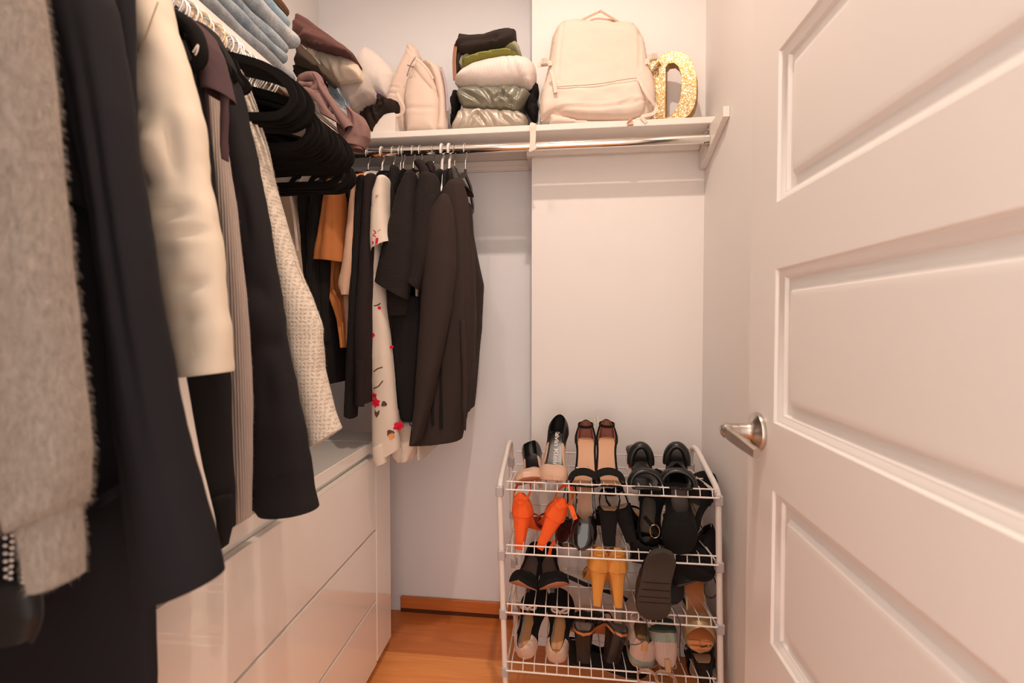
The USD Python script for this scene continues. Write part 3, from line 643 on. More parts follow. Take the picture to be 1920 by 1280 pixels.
def garment(name, label, cat, x, hook=SILVER, wr=0.0017, frame=VELVET, stem=0.075, rz=90.0, half=0.165, drop=0.125):
    """a garment thing on the back rod with its hanger as parts"""
    t = thing(name, label, cat, (x, YR, ZR - 0.09))
    if x > -0.47: half = min(half, 0.10)
    h, f = side_hanger(x, hook, wr, stem=stem, rz=rz, half=half, drop=drop)
    p = part(t, 'hanger', f, frame, 30); part(p, 'hook', h, hook, 60)
    return t

def trunk(x, z0, z1, y0=1.40, y1=1.76, tx=0.026, seed=1, x1=None, flare=0.01, slope=0.09, n=44, m=40, **k):
    """body hanging edge-on in the YZ plane; x to x1 at the hem"""
    x1 = x if x1 is None else x1; c = YR; zz = lambda f: z0 + (z1 - z0) * f
    A = [(x, c - 0.05, z0), (x, c - 0.09, z0 - 0.015), (x, y0 + 0.03, z0 - slope * 0.85), (x, y0, z0 - slope * 1.3), (x + (x1 - x) * 0.5, y0 - flare * 0.4, zz(0.5)), (x1, y0 - flare, z1)]
    B = [(x, c + 0.05, z0), (x, c + 0.09, z0 - 0.015), (x, y1 - 0.03, z0 - slope * 0.85), (x, y1, z0 - slope * 1.3), (x + (x1 - x) * 0.5, y1 + flare * 0.4, zz(0.5)), (x1, y1 + flare, z1)]
    return cloth(P3(*A), P3(*B), None, tx, seed, n, m, ddir=(-1, 0, 0), **k)

def xat(u, Y=1.42): return float(at(u, 500, Y=Y)[0])
def zat(v, Y=1.42): return float(at(700, v, Y=Y)[2])

# in the corner: a white shirt and black tops
t = garment('shirt', 'off-white shirt in the corner beneath the empty velvet hangers', 'shirt', -0.865, frame=VELVET)
part(t, 'body', trunk(-0.865, ZR - 0.075, 1.12, seed=80, pleat=0.006), CREAM2, 60)
part(t, 'sleeve', cloth([(528, 345), (534, 400), (545, 470), (560, 530)], [(545, 350), (562, 395), (576, 440), (584, 520)], 1.40, 0.06, 81, 30, 24, pleat=0.004), BEIGE, 60)
part(t, 'placket', strap(smooth_path([at(541, 352, Y=1.352), at(550, 400, Y=1.352), at(558, 470, Y=1.352)], 14), (0, -1, 0), 0.008, 0.003), CREAM2)
t = garment('shirt', 'black top on a looped velvet hanger at the corner end of the rod', 'shirt', -0.80)
part(t, 'body', trunk(-0.80, ZR - 0.09, 1.02, seed=82, pleat=0.006), BLACKC, 60)
part(t, 'sleeve', cloth([(560, 350), (566, 430), (574, 560), (582, 700)], [(586, 350), (594, 430), (602, 560), (610, 712)], 1.40, 0.06, 83, 30, 24, pleat=0.004), BLACKC, 60)
t = garment('cardigan', 'faded black rib-knit cardigan left of the rust t-shirt', 'cardigan', -0.735)
part(t, 'body', trunk(-0.735, ZR - 0.08, 0.98, seed=84, pleat=0.007), RIBK, 60)
part(t, 'sleeve', cloth([(590, 352), (582, 420), (578, 520), (588, 640), (604, 720)], [(612, 345), (612, 400), (610, 520), (618, 640), (624, 718)], 1.39, 0.08, 85, 44, 28, pleat=0.005), RIBK, 60)
part(t, 'front_edge', cloth([(604, 350), (600, 450), (598, 560), (602, 640)], [(618, 350), (618, 450), (616, 560), (616, 640)], 1.375, 0.03, 86, 30, 20, pleat=0.003), RIBK, 60)

# rust t-shirt
t = garment('t_shirt', 'rust orange short-sleeved t-shirt', 't-shirt', -0.675)
part(t, 'body', trunk(-0.672, ZR - 0.082, 1.06, y0=1.42, seed=88, pleat=0.009, tx=0.028), RUST, 60)
part(t, 'sleeve', cloth([(620, 346), (612, 390), (603, 440), (597, 470), (595, 487)], [(642, 346), (645, 390), (647, 440), (647, 470), (648, 492)], 1.375, 0.10, 89, 36, 40, pleat=0.006, waves=5, wave_amp=0.003, lip=0.04, dents=[(0.6, 70, 0.008, 0.5, 10), (0.7, 115, 0.006, 0.4, 9)]), RUST, 60)
part(t, 'side', cloth([(602, 480), (603, 520), (608, 542), (622, 562), (636, 600), (644, 650)], [(640, 480), (632, 520), (634, 545), (645, 565), (650, 600), (655, 650)], 1.41, 0.05, 90, 44, 36, pleat=0.006, waves=6, wave_amp=0.004), RUST, 60)
part(t, 'collar', tube(smooth_path([at(640, 342, Y=1.47), at(648, 352, Y=1.43), at(650, 372, Y=1.41)], 12), 0.005, 8), RUST)

# peach blouse
t = garment('blouse', 'peach blouse with a rolled short sleeve beside the rust t-shirt', 'blouse', -0.625, hook=WHITEP, wr=0.0028, frame=WHITEP)
part(t, 'body', trunk(-0.622, ZR - 0.085, 1.10, y0=1.42, seed=92, pleat=0.006), PEACH, 60)
part(t, 'sleeve', cloth([(667, 345), (660, 380), (654, 430), (648, 490), (640, 520), (638, 535), (644, 553)], [(674, 345), (674, 400), (671, 460), (668, 500), (664, 525), (662, 540), (660, 552)], 1.37, 0.07, 93, 44, 32, pleat=0.004, crinkle=0.003, lip=0.04), PEACH, 60)
part(t, 'collar_knot', cloth([(664, 330), (660, 350), (664, 372)], [(673, 330), (674, 350), (672, 372)], 1.40, 0.03, 94, 14, 16, pleat=0.003, open_end=False), PEACH, 60)
part(t, 'side', cloth([(645, 545), (648, 600), (650, 650)], [(662, 545), (664, 600), (666, 650)], 1.41, 0.04, 95, 20, 20, pleat=0.004), PEACH, 60)

# black ribbed long cardigan
t = garment('cardigan', 'black ribbed long cardigan between peach blouse and brown cardigan', 'cardigan', -0.585)
part(t, 'body', trunk(-0.583, ZR - 0.085, zat(778), y0=1.40, seed=97, pleat=0.008, tx=0.024), RIBK, 60)
part(t, 'sleeve', cloth([(674, 338), (668, 400), (662, 500), (656, 600), (652, 700), (650, 774)], [(690, 336), (686, 400), (681, 500), (676, 600), (670, 700), (666, 782)], 1.375, 0.07, 98, 56, 28, pleat=0.004), RIBK, 60)
# dark brown cardigan
t = garment('cardigan', 'dark brown long cardigan left of the floral blouse', 'cardigan', -0.55)
part(t, 'body', trunk(-0.546, ZR - 0.085, zat(770), y0=1.40, seed=100, pleat=0.008, tx=0.024), DBROWN, 60)
part(t, 'sleeve', cloth([(686, 340), (682, 400), (677, 500), (670, 600), (668, 700), (668, 758)], [(706, 330), (704, 400), (700, 500), (697, 600), (697, 700), (697, 752)], 1.37, 0.07, 101, 56, 28, pleat=0.004), DBROWN, 60)
part(t, 'pocket_band', cloth([(668, 676), (668, 720), (670, 760)], [(682, 676), (682, 720), (682, 761)], 1.335, 0.015, 102, 16, 16, pleat=0.002), DBROWN, 60)
t = garment('top', 'thin black top just behind the floral blouse', 'top', -0.515)
part(t, 'body', trunk(-0.512, ZR - 0.082, 1.05, y0=1.42, seed=104, pleat=0.006, tx=0.022), BLACKC, 60)

# floral blouse dress
t = garment('dress', 'ivory dress with red flowers and brown twigs', 'dress', -0.49)
dbody = cloth([(699, 440), (697, 520), (697, 600), (698, 700), (699, 800), (701, 868)], [(714, 440), (720, 520), (728, 600), (738, 700), (746, 780), (752, 838)], 1.40, 0.06, 106, 60, 44, pleat=0.003, crinkle=0.002)
part(t, 'body', trunk(-0.475, ZR - 0.085, zat(850, 1.5), y0=1.45, seed=107, pleat=0.006, tx=0.022, x1=-0.465), IVORY, 60)
part(t, 'skirt', dbody, IVORY, 60)
slv = cloth([(712, 338), (703, 362), (699, 400), (697, 440), (699, 470)], [(728, 338), (728, 370), (730, 410), (733, 440), (736, 452)], 1.365, 0.08, 108, 34, 36, pleat=0.002, lip=0.04)
part(t, 'sleeve', slv, IVORY, 60)
part(t, 'hem_roll', cloth([(700, 840), (702, 860), (706, 871)], [(722, 830), (724, 850), (726, 864)], 1.385, 0.05, 109, 16, 28, pleat=0.002, lip=0.02), IVORY, 60)
part(t, 'hem', cloth([(728, 800), (734, 830), (740, 855), (748, 864)], [(796, 790), (794, 815), (782, 842), (772, 860)], 1.47, 0.05, 110, 24, 36, pleat=0.005, waves=4, wave_amp=0.004), IVORY, 60)
def patch_on(mesh, polys, Yray, lift=0.0008):
    """prints: each traced outline is filled with a fine mesh and pressed onto the cloth's front along the sight line of its own plane"""
    from scipy.spatial import cKDTree
    m = tri(mesh); tree = cKDTree(m.triangles_center); out = []
    for px in polys:
        P = np.array([at(u, v, Y=Yray) for u, v in px]); pg = Polygon(P[:, [0, 2]]).buffer(0)
        if pg.is_empty: continue
        v2, f2 = trimesh.creation.triangulate_polygon(pg.segmentize(0.004), engine='earcut')
        mm = trimesh.Trimesh(np.c_[v2[:, 0], np.full(len(v2), Yray), v2[:, 1]], f2, process=False)
        front = m.triangles_center[:, 1] < np.median(m.triangles_center[:, 1])
        tr = cKDTree(m.triangles_center[front][:, [0, 2]]); V = np.array(mm.vertices)
        dd, ii = tr.query(V[:, [0, 2]], k=3)
        V[:, 1] = m.triangles_center[front][ii][:, :, 1].min(1) - lift; top = V.copy(); bot = V + np.array([0, 0.0006, 0])
        n = len(V); F = np.vstack([f2, f2[:, ::-1] + n]); out.append(trimesh.Trimesh(np.vstack([top, bot]), F, process=False))
    return cat_(out)
def blob(u, v, r, k=6, seed=0, ax=1.0):
    rs = np.random.RandomState(seed); a = np.linspace(0, 2 * np.pi, k * 6, endpoint=False)
    rr = 1.15 * r * (0.86 + 0.14 * np.cos(a * k + rs.uniform(0, 6)))
    return [(u + x * ax, v + y) for x, y in zip(rr * np.cos(a), rr * np.sin(a))]
def stroke(pts, w):
    return list(LineString(pts).buffer(w).exterior.coords)
for q in [blob(704, 755, 8, 6, 1), blob(701, 742, 5, 5, 2), blob(711, 577, 2.8, 5, 3), blob(699, 628, 4, 5, 4), blob(730, 651, 3.2, 5, 5), blob(744, 801, 8, 5, 6, 1.0)]: part(t, 'flower_print', patch_on(dbody, [q], 1.37), PRED, False)
for q in [stroke([(701, 696), (708, 691), (717, 688)], 0.9), stroke([(700, 728), (710, 724), (718, 714)], 0.9), stroke([(702, 573), (708, 572), (712, 569)], 1.0), [(702, 768), (706, 773), (712, 768), (711, 776), (706, 783), (702, 777)], blob(720, 757, 5, 3, 8), blob(731, 812, 6, 3, 9)]: part(t, 'leaf_print', patch_on(dbody, [q], 1.37, 0.0011), PBROWN, False)
for q in [blob(733, 818, 6, 4, 10, 0.8)]: part(t, 'petal_print', patch_on(dbody, [q], 1.37, 0.0016), PORANGE, False)
for q in [stroke([(702, 432), (706, 436), (702, 440)], 0.8), stroke([(700, 441), (706, 444)], 0.7), [(706, 447), (711, 446), (710, 456), (705, 460)], [(699, 452), (703, 455), (699, 459)]]: part(t, 'flower_print', patch_on(slv, [q], 1.33), PRED, False)
for q in [[(706, 366), (711, 366), (708, 372), (705, 371)], stroke([(714, 430), (709, 434)], 0.5)]: part(t, 'leaf_print', patch_on(slv, [q], 1.33), PTAN, False)

# black tops with white plastic hooks
t = garment('t_shirt', 'black ribbed t-shirt between floral dress and corded t-shirt', 't-shirt', -0.445, hook=NICKEL)
part(t, 'body', trunk(-0.445, ZR - 0.082, 1.08, y0=1.42, seed=112, pleat=0.006, tx=0.022), RIBK, 60)
part(t, 'sleeve', cloth([(735, 315), (730, 350), (726, 400), (726, 430)], [(748, 318), (748, 360), (745, 400), (744, 430)], 1.42, 0.06, 113, 24, 24, pleat=0.004), RIBK, 60)
t = garment('t_shirt', 'black corded t-shirt with wide short sleeve beside the dress', 't-shirt', -0.415, hook=WHITEP, wr=0.0045, frame=WHITEP)
part(t, 'body', trunk(-0.415, ZR - 0.082, zat(785, 1.5), y0=1.43, seed=114, pleat=0.006, x1=-0.412), BLACKC, 60)
part(t, 'sleeve', cloth([(764, 330), (748, 360), (734, 410), (722, 455), (710, 500), (705, 526)], [(780, 330), (782, 380), (780, 440), (777, 490), (772, 530), (766, 562)], 1.385, 0.09, 115, 44, 40, pleat=0.003, lip=0.05), CORD, 60)
part(t, 'hem', cloth([(728, 545), (727, 570), (731, 592)], [(768, 550), (768, 575), (766, 590)], 1.42, 0.05, 116, 18, 28, pleat=0.004), CORD, 60)
t = garment('t_shirt', 'black textured knit t-shirt behind the dark brown blazer', 't-shirt', -0.39, hook=WHITEP, wr=0.0045, frame=WHITEP)
part(t, 'body', trunk(-0.385, ZR - 0.082, zat(790, 1.5), y0=1.43, seed=118, pleat=0.006, tx=0.024), BLACKC, 60)
part(t, 'sleeve', cloth([(790, 330), (778, 370), (773, 420), (768, 470), (764, 522)], [(822, 335), (828, 380), (818, 440), (806, 500), (790, 545)], 1.40, 0.08, 119, 40, 36, pleat=0.003, lip=0.04), TEXT, 60)
part(t, 'underarm', cloth([(728, 560), (730, 640), (742, 720), (752, 784)], [(790, 560), (790, 640), (786, 720), (782, 790)], 1.44, 0.05, 120, 40, 32, pleat=0.005), BLACKC, 60)
t = garment('sweater', 'black roll-neck sweater, its collar folded up beside the white hooks', 'sweater', -0.372, hook=NICKEL)
part(t, 'body', trunk(-0.367, ZR - 0.085, 1.08, y0=1.45, seed=122, pleat=0.005, tx=0.022), DBROWN, 60)
part(t, 'roll_neck', cat_([cloth([(778, 308), (786, 320), (792, 340), (796, 372)], [(796, 303), (806, 318), (812, 336), (806, 360)], 1.46, 0.06, 123, 26, 28, pleat=0.003, crinkle=0.006), cloth([(794, 316), (800, 312), (808, 322)], [(812, 303), (816, 312), (815, 328)], 1.465, 0.05, 124, 14, 20, pleat=0.002, crinkle=0.004, open_end=False)]), DBROWN, 60)

# dark brown blazer in front
t = garment('blazer', 'dark brown suit blazer on a wooden hanger, the rightmost hanging garment', 'blazer', -0.335, frame=BLACKP, stem=0.085, rz=84.0, half=0.085, drop=0.13)
part(t, 'hanger_neck', cloth([(843, 318), (841, 328), (845, 340)], [(857, 316), (861, 328), (866, 342)], 1.50, 0.03, 126, 16, 20, pleat=0.0, crinkle=0.0, open_end=False), BLACKP, 60)
part(t, 'body', cloth([(842, 345), (830, 360), (806, 392), (798, 440), (790, 520), (784, 600), (778, 700), (772, 780), (766, 831)], [(872, 352), (878, 375), (882, 420), (886, 480), (890, 560), (890, 640), (884, 720), (876, 780), (866, 822)], 1.475, 0.10, 127, 76, 56, pleat=0.008, crinkle=0.002, fx=26, fz=1.2, lip=0.03, dents=[(0.5, 35, 0.008, 0.4, 8), (0.55, 15, 0.007, 0.35, 7)]), SUIT, 60)
part(t, 'back_panel', cloth([(858, 380), (862, 480), (866, 600), (866, 720), (870, 775)], [(884, 385), (890, 470), (894, 600), (890, 700), (880, 770)], 1.54, 0.07, 128, 50, 32, pleat=0.005, fx=25, fz=1.0), SUIT, 60)
sl = part(t, 'sleeve', cloth([(826, 372), (808, 392), (800, 412), (796, 480), (789, 580), (783, 680), (778, 760), (770, 832)], [(842, 372), (850, 392), (854, 430), (856, 500), (846, 580), (826, 680), (808, 760), (790, 822)], 1.395, 0.075, 129, 70, 40, pleat=0.003, crinkle=0.002, p=2.2), SUIT, 60)
part(sl, 'cuff_button', cat_([revolve([(0.0055, -0.001), (0.006, 0.001), (0.004, 0.0024)], at(u, v, Y=1.362), (0.5, -1, 0), 14) for u, v in ((771, 795), (774, 803))]), BLACKP)
part(t, 'collar', strap(smooth_path([at(842, 342, Y=1.50), at(852, 336, Y=1.475), at(866, 341, Y=1.47), at(876, 352, Y=1.49), at(880, 368, Y=1.53)], 20), (0.2, -0.6, 0.7), 0.030, 0.005), SUIT, 60)
part(t, 'sleeve', cloth([(882, 440), (884, 480), (888, 560), (886, 660), (884, 740), (880, 764)], [(886, 440), (896, 490), (906, 535), (902, 620), (894, 700), (888, 762)], 1.66, 0.09, 130, 46, 30, pleat=0.003, crinkle=0.003), SUIT, 60)
part(t, 'vent_flap', cloth([(862, 600), (866, 680), (868, 760), (870, 800)], [(872, 600), (876, 680), (876, 760), (873, 806)], 1.425, 0.015, 131, 40, 20, pleat=0.002), SUIT, 60)

# loose hooks: a spare white hook and wire hanger between the tops
new_hanger('wire_hanger', 'thin wire hanger with nothing on it between the black t-shirts', (xat(752, YR), YR, ZR), SILVER, BLACKP, stem=0.09, rz=90, r=0.0014, half=0.10, drop=0.12, bar=0.17, w=0.002)

# ------------------------------------------------------------------ things on the shelves
ZTOP = ZS + TS
from scipy.spatial import Delaunay, cKDTree

def puff(px, Y, thick, seed=1, h=0.007, rmax=0.03, crinkle=0.003, creases=(), cdepth=0.006, cwidth=0.006, fx=14.0, fz=14.0, back=0.5, flat_bottom=None, stretch=(1, 1), pw=0.5):
    """a soft stuffed or folded lump: outline traced from the photograph in the plane Y, swollen to its real thickness, with creases pressed in"""
    hf = min(thick / 2, 1.2 * rmax); Yo = Y + 0.6 * hf      # the silhouette lies near the front, the bulk behind it
    P = np.array([at(u, v, Y=Yo) for u, v in px])[:, [0, 2]]
    pg = Polygon(P).buffer(0)
    if pg.geom_type != 'Polygon': pg = max(pg.geoms, key=lambda g: g.area)
    bd = pg.exterior; nb = max(24, int(bd.length / h))
    B = np.array([bd.interpolate(i / nb, normalized=True).coords[0] for i in range(nb)])
    x0, z0, x1, z1 = pg.bounds
    gx, gz = np.meshgrid(np.arange(x0, x1, h), np.arange(z0, z1, h * 0.87)); gx[1::2] += h / 2
    G = np.c_[gx.ravel(), gz.ravel()]
    import shapely
    dist = shapely.distance(bd, shapely.points(G)); ins = shapely.contains_xy(pg, G[:, 0], G[:, 1]) & (dist > h * 0.45)
    V2 = np.vstack([B, G[ins]]); d = np.r_[np.zeros(nb), dist[ins]]
    tr = Delaunay(V2).simplices; c = V2[tr].mean(1)
    tr = tr[shapely.contains_xy(pg, c[:, 0], c[:, 1])]
    a = V2[tr]; cr = (a[:, 1, 0] - a[:, 0, 0]) * (a[:, 2, 1] - a[:, 0, 1]) - (a[:, 1, 1] - a[:, 0, 1]) * (a[:, 2, 0] - a[:, 0, 0])
    tr = tr[np.abs(cr) > 1e-10]; cr = cr[np.abs(cr) > 1e-10]; tr[cr < 0] = tr[cr < 0][:, ::-1]
    R = min(rmax, max(d.max(), 1e-4)); f = (1 - (1 - np.clip(d / R, 0, 1)) ** 2) ** pw
    q = np.c_[V2[:, 0], np.full(len(V2), Y), V2[:, 1]]
    ns = 2 * (meshkit.fbm(q * np.array([fx, 1, fz]) + seed * 5.7, 3, seed) - 0.5)
    ns2 = 2 * (meshkit.fbm(q * np.array([fx * 2.5, 1, fz * 2.5]) + seed * 2.7, 2, seed + 3) - 0.5)
    dy = -hf * f + f * crinkle * (1.6 * ns + 0.6 * ns2)
    for k in creases:
        L = np.array([at(u, v, Y=Yo) for u, v in k])[:, [0, 2]]
        dl = shapely.distance(LineString(L), shapely.points(V2))
        dy = dy + np.minimum(1, d / (R * 0.25 + 1e-9)) * cdepth * (np.exp(-(dl / cwidth) ** 2) - 0.45 * np.exp(-((dl - 2.2 * cwidth) / cwidth) ** 2))
    yc = Y + hf
    F_ = np.c_[V2[:, 0], yc + np.minimum(dy, -0.0015), V2[:, 1]]
    Bk = np.c_[V2[:, 0], yc + np.maximum((thick - hf) * f + f * crinkle * ns2, 0.0015), V2[:, 1]]
    n = len(V2); fr = tr; bk = tr[:, ::-1] + n
    j = np.arange(nb); k = (j + 1) % nb
    side = np.vstack([np.c_[j, j + n, k], np.c_[k, j + n, k + n]])
    m = trimesh.Trimesh(np.vstack([F_, Bk]), np.vstack([fr, bk, side]), process=False)
    trimesh.repair.fix_normals(m)
    if m.volume < 0: m.invert()
    return m

def folded(o, nose, wide, depth, width, t, layers=2, seed=1, noise=0.004, n=26, sag=0.0, fx=12.0):
    """folded cloth lying flat: a serpentine of layers, rounded folds at the nose side; o = middle of the nose's bottom edge"""
    nose, wide, up = np.asarray(nose, float), np.asarray(wide, float), np.array([0, 0, 1.0])
    pts = []
    for k in range(layers):
        z = t * (k + 0.5); a, b = -depth, -t * 0.6
        pts += [(a, z), (b, z)] if k % 2 == 0 else [(b, z), (a + (t * 0.5 if k < layers - 1 else 0), z)]
        if k < layers - 1:
            s = 1 if k % 2 == 0 else -1; x = b if k % 2 == 0 else a + t * 0.5
            pts += [(x + s * t * 0.5 * math.sin(q), z + t * 0.5 * (1 - math.cos(q))) for q in np.linspace(0.3, math.pi - 0.3, 6)]
    pg = LineString(pts).buffer(t * 0.47, quad_segs=4).buffer(t * 0.06).buffer(-t * 0.06)
    m_ = 110; ex = Polygon(pg.exterior)
    ring = np.array([ex.exterior.interpolate(i / m_, normalized=True).coords[0] for i in range(m_)])
    v2, f2 = trimesh.creation.triangulate_polygon(Polygon(ring), engine='earcut')
    idx = cKDTree(ring).query(v2)[1]; f2 = idx[f2]
    o = np.asarray(o, float); rings = []
    for s in np.linspace(-0.5, 0.5, n):
        e = 1 - 0.10 * max(0, (abs(s) - 0.42) / 0.08) ** 2
        r = ring.copy(); c = r.mean(0); r = c + (r - c) * np.array([1.0, e]); r[:, 1] *= 1 + 0.0 * s
        p = o + r[:, :1] * nose + wide * s * width + r[:, 1:] * up
        rings.append(p)
    R = np.array(rings); Q = R.reshape(-1, 3)
    nx = 2 * (meshkit.fbm(Q * fx + seed * 4.1, 3, seed) - 0.5); nz = 2 * (meshkit.fbm(Q * fx * 0.8 + seed * 9.1 + 40, 3, seed + 2) - 0.5)
    hgt = np.tile(ring[:, 1] / (layers * t), n)
    Q = Q + nx[:, None] * noise * 1.6 * nose + (nz * noise * np.clip(hgt * 2, 0, 1))[:, None] * up - (sag * np.tile(np.clip(ring[:, 0] / depth + 1, 0, 1) ** 2, n))[:, None] * up
    v = Q; f = [grid_faces(n, m_)]; f.append(f2); f.append(f2[:, ::-1] + (n - 1) * m_)
    m = trimesh.Trimesh(v, np.vstack(f), process=False); trimesh.repair.fix_normals(m)
    if m.volume < 0: m.invert()
    return m

def denim(name, c1, c2):
    return usdkit.material(stage, LK + name, {
        't': ('texture_coordinate', {}), 'n': ('noise_texture', {'scale': 16.0, 'detail': 6.0, 'roughness': 0.75}), 'w': ('noise_texture', {'scale': 420.0, 'detail': 3.0}), 'mx': ('mix_color', {'blend_type': 'overlay', 'fac': 0.55}),
        'r': ('rgb_ramp', {'ramp': [(0.35, c1), (0.65, c2)]}), 'b': ('bump', {'strength': 0.4, 'distance': 0.0008}),
        'p': ('principled_bsdf', {'roughness': 0.9, 'specular_ior_level': 0.2, 'sheen_weight': 0.15})},
        [('t.object', 'n.vector'), ('t.object', 'w.vector'), ('n.fac', 'r.fac'), ('r.color', 'mx.a'), ('w.fac', 'mx.b'), ('mx.result', 'p.base_color'), ('w.fac', 'b.height'), ('b.normal', 'p.normal')], surface='p.BSDF')
DEN = [denim('denim_grey', (0.17, 0.185, 0.205), (0.33, 0.345, 0.36)), denim('denim_blue_grey', (0.155, 0.205, 0.25), (0.36, 0.40, 0.43)), denim('denim_light', (0.155, 0.215, 0.27), (0.43, 0.465, 0.49)), denim('denim_pale', (0.25, 0.30, 0.34), (0.56, 0.57, 0.57)), denim('denim_sky', (0.16, 0.26, 0.35), (0.36, 0.46, 0.54))]
MAUVE = fabric('mauve_crepe', (0.25, 0.142, 0.128), 'weave', scale=1200.0, bump=0.15, rough=0.75, sheen=0.25, vary=0.08)
MBROWN = fabric('mauve_brown_jersey', (0.150, 0.070, 0.062), 'weave', scale=1200.0, bump=0.2, rough=0.85, sheen=0.25, vary=0.1)
OLIVE = fabric('olive_brown_twill', (0.075, 0.052, 0.036), 'weave', scale=700.0, bump=0.3, rough=0.8, sheen=0.15)
ECRU = fabric('ecru_cotton', (0.82, 0.68, 0.54), 'weave', scale=1200.0, bump=0.15, rough=0.85, sheen=0.2, vary=0.05)
GREYS = fabric('heather_grey_wool', (0.50, 0.42, 0.38), 'weave', col2=(0.40, 0.33, 0.30), scale=500.0, bump=0.4, rough=1.0, sheen=0.4)
BBROWN = fabric('black_brown_cotton', (0.030, 0.020, 0.016), 'weave', scale=1200.0, bump=0.25, rough=0.95, sheen=0.15)
FLEECE = fabric('white_fleece', (0.80, 0.72, 0.66), 'fuzz', scale=300.0, bump=0.5, rough=1.0, sheen=0.5, vary=0.02, dist=0.002)
PINKB = fabric('pale_pink_canvas', (0.78, 0.62, 0.52), 'weave', scale=1000.0, bump=0.15, rough=0.75, sheen=0.15, vary=0.03)
BPACK = fabric('pale_beige_nylon', (0.80, 0.655, 0.555), 'weave', scale=1300.0, bump=0.12, rough=0.6, sheen=0.1, spec=0.3, vary=0.02)

# five pairs of folded jeans lying along the left shelf
jl = ['lowest folded grey-blue jeans on the left shelf edge', 'second folded blue-grey jeans from the bottom of the denim stack', 'middle folded light blue jeans of the denim stack', 'pale washed folded jeans, second from the top of the denim stack', 'sky blue folded jeans on top of the denim stack']
jt = [0.018, 0.016, 0.017, 0.0205, 0.022]; z = ZTOP
jx = [-0.732, -0.738, -0.742, -0.736, -0.752]; jy = [1.215, 1.185, 1.20, 1.235, 1.22]; ln = [0.42, 0.40, 0.44, 0.42, 0.42]
for k in range(5):
    y1 = jy[k]; j = thing('jeans', jl[k], 'jeans', (-0.86, y1 - ln[k] / 2, z), 'jeans folded on the left shelf')
    part(j, 'folded_leg', folded((jx[k], y1 - ln[k] / 2, z + 0.0005), (1, 0, 0), (0, -1, 0), 0.235, ln[k], jt[k], 2, 200 + k, 0.006, 60), DEN[k], 60)
    if k in (1, 3): part(j, 'waistband', tube(smooth_path([(jx[k] + 0.001, y1 - 0.30, z + jt[k]), (jx[k] - 0.002, y1 - 0.20, z + jt[k] * 1.1), (jx[k] + 0.001, y1 - 0.06, z + jt[k])], 20), 0.0035, 6), DEN[k])
    z += jt[k] * 2 + 0.001
ZJ = z
solo('scarf', folded((-0.765, 1.17, ZJ + 0.001), (1, 0, 0), (0, -1, 0), 0.16, 0.14, 0.018, 2, 210, 0.004, 20), fabric('brown_chunky_knit', (0.22, 0.115, 0.06), 'band', col2=(0.09, 0.045, 0.025), scale=60.0, bump=0.9, rough=1.0, dist=0.003), 'brown chunky knit scarf on the jeans, at the top edge of the picture', 'scarf')

# pile in the corner
t = thing('top', 'mauve brown jersey top lying folded on the corner pile', 'top', tuple(at(605, 100, Y=1.38)))
part(t, 'body', puff([(545, 66), (549, 40), (557, 22), (572, 30), (592, 46), (615, 62), (638, 80), (661, 98), (658, 105), (630, 98), (604, 92), (574, 82)], 1.36, 0.17, 301, creases=[[(556, 38), (580, 52), (610, 68), (655, 98)]], crinkle=0.003), MBROWN, 60)
part(t, 'sleeve', puff([(566, 60), (570, 51), (590, 54), (615, 66), (640, 80), (660, 97), (659, 104), (630, 98), (604, 92), (570, 82), (552, 72), (556, 68)], 1.335, 0.05, 302, creases=[[(580, 60), (610, 72), (640, 88)], [(566, 74), (600, 80), (625, 88)]], cdepth=0.004, crinkle=0.004), MBROWN, 60)
t = thing('trousers', 'olive brown trousers folded beside the jeans stack', 'trousers', tuple(at(585, 160, Y=1.32)))
part(t, 'leg', puff([(540, 72), (552, 70), (565, 84), (580, 98), (594, 114), (606, 130), (604, 134), (580, 128), (560, 122), (548, 118), (556, 100), (548, 84)], 1.30, 0.14, 303, creases=[[(562, 82), (580, 104), (602, 130)]], crinkle=0.003), OLIVE, 60)
part(t, 'leg', puff([(594, 116), (610, 124), (620, 134), (625, 148), (622, 156), (614, 156), (604, 146), (596, 134)], 1.31, 0.10, 304, creases=[[(606, 126), (616, 138), (622, 150)]], crinkle=0.002), OLIVE, 60)
solo('sweater', puff([(548, 124), (560, 122), (580, 128), (598, 138), (606, 148), (598, 154), (575, 146), (552, 142)], 1.33, 0.12, 305, creases=[[(552, 132), (575, 134), (598, 146)]], crinkle=0.004), BBROWN, 'dark brown folded knit under the olive trousers', 'sweater')
t = thing('shirt', 'ecru cotton shirt folded beneath the mauve brown top', 'shirt', tuple(at(625, 145, Y=1.42)))
part(t, 'body', puff([(568, 88), (590, 87), (604, 92), (625, 97), (645, 100), (660, 104), (668, 118), (672, 135), (671, 143), (650, 146), (628, 149), (620, 143), (606, 130), (594, 112), (580, 98)], 1.40, 0.14, 306, creases=[[(598, 100), (615, 118), (624, 140)], [(620, 146), (645, 143), (670, 140)], [(632, 108), (640, 122), (637, 140)]], cdepth=0.006, crinkle=0.004), ECRU, 60)
t = thing('sweater', 'heather grey wool sweater rolled at the bottom of the corner pile', 'sweater', tuple(at(660, 200, Y=1.48)))
part(t, 'body', puff([(625, 152), (645, 148), (671, 143), (685, 144), (694, 156), (697, 172), (690, 182), (672, 190), (658, 202), (645, 190), (632, 170)], 1.46, 0.15, 307, creases=[[(628, 152), (650, 150), (672, 145)]], crinkle=0.002), GREYS, 60)
t = thing('cushion', 'fluffy white cushion leaning in the shelf corner', 'cushion', tuple(at(700, 200, Y=1.66)))
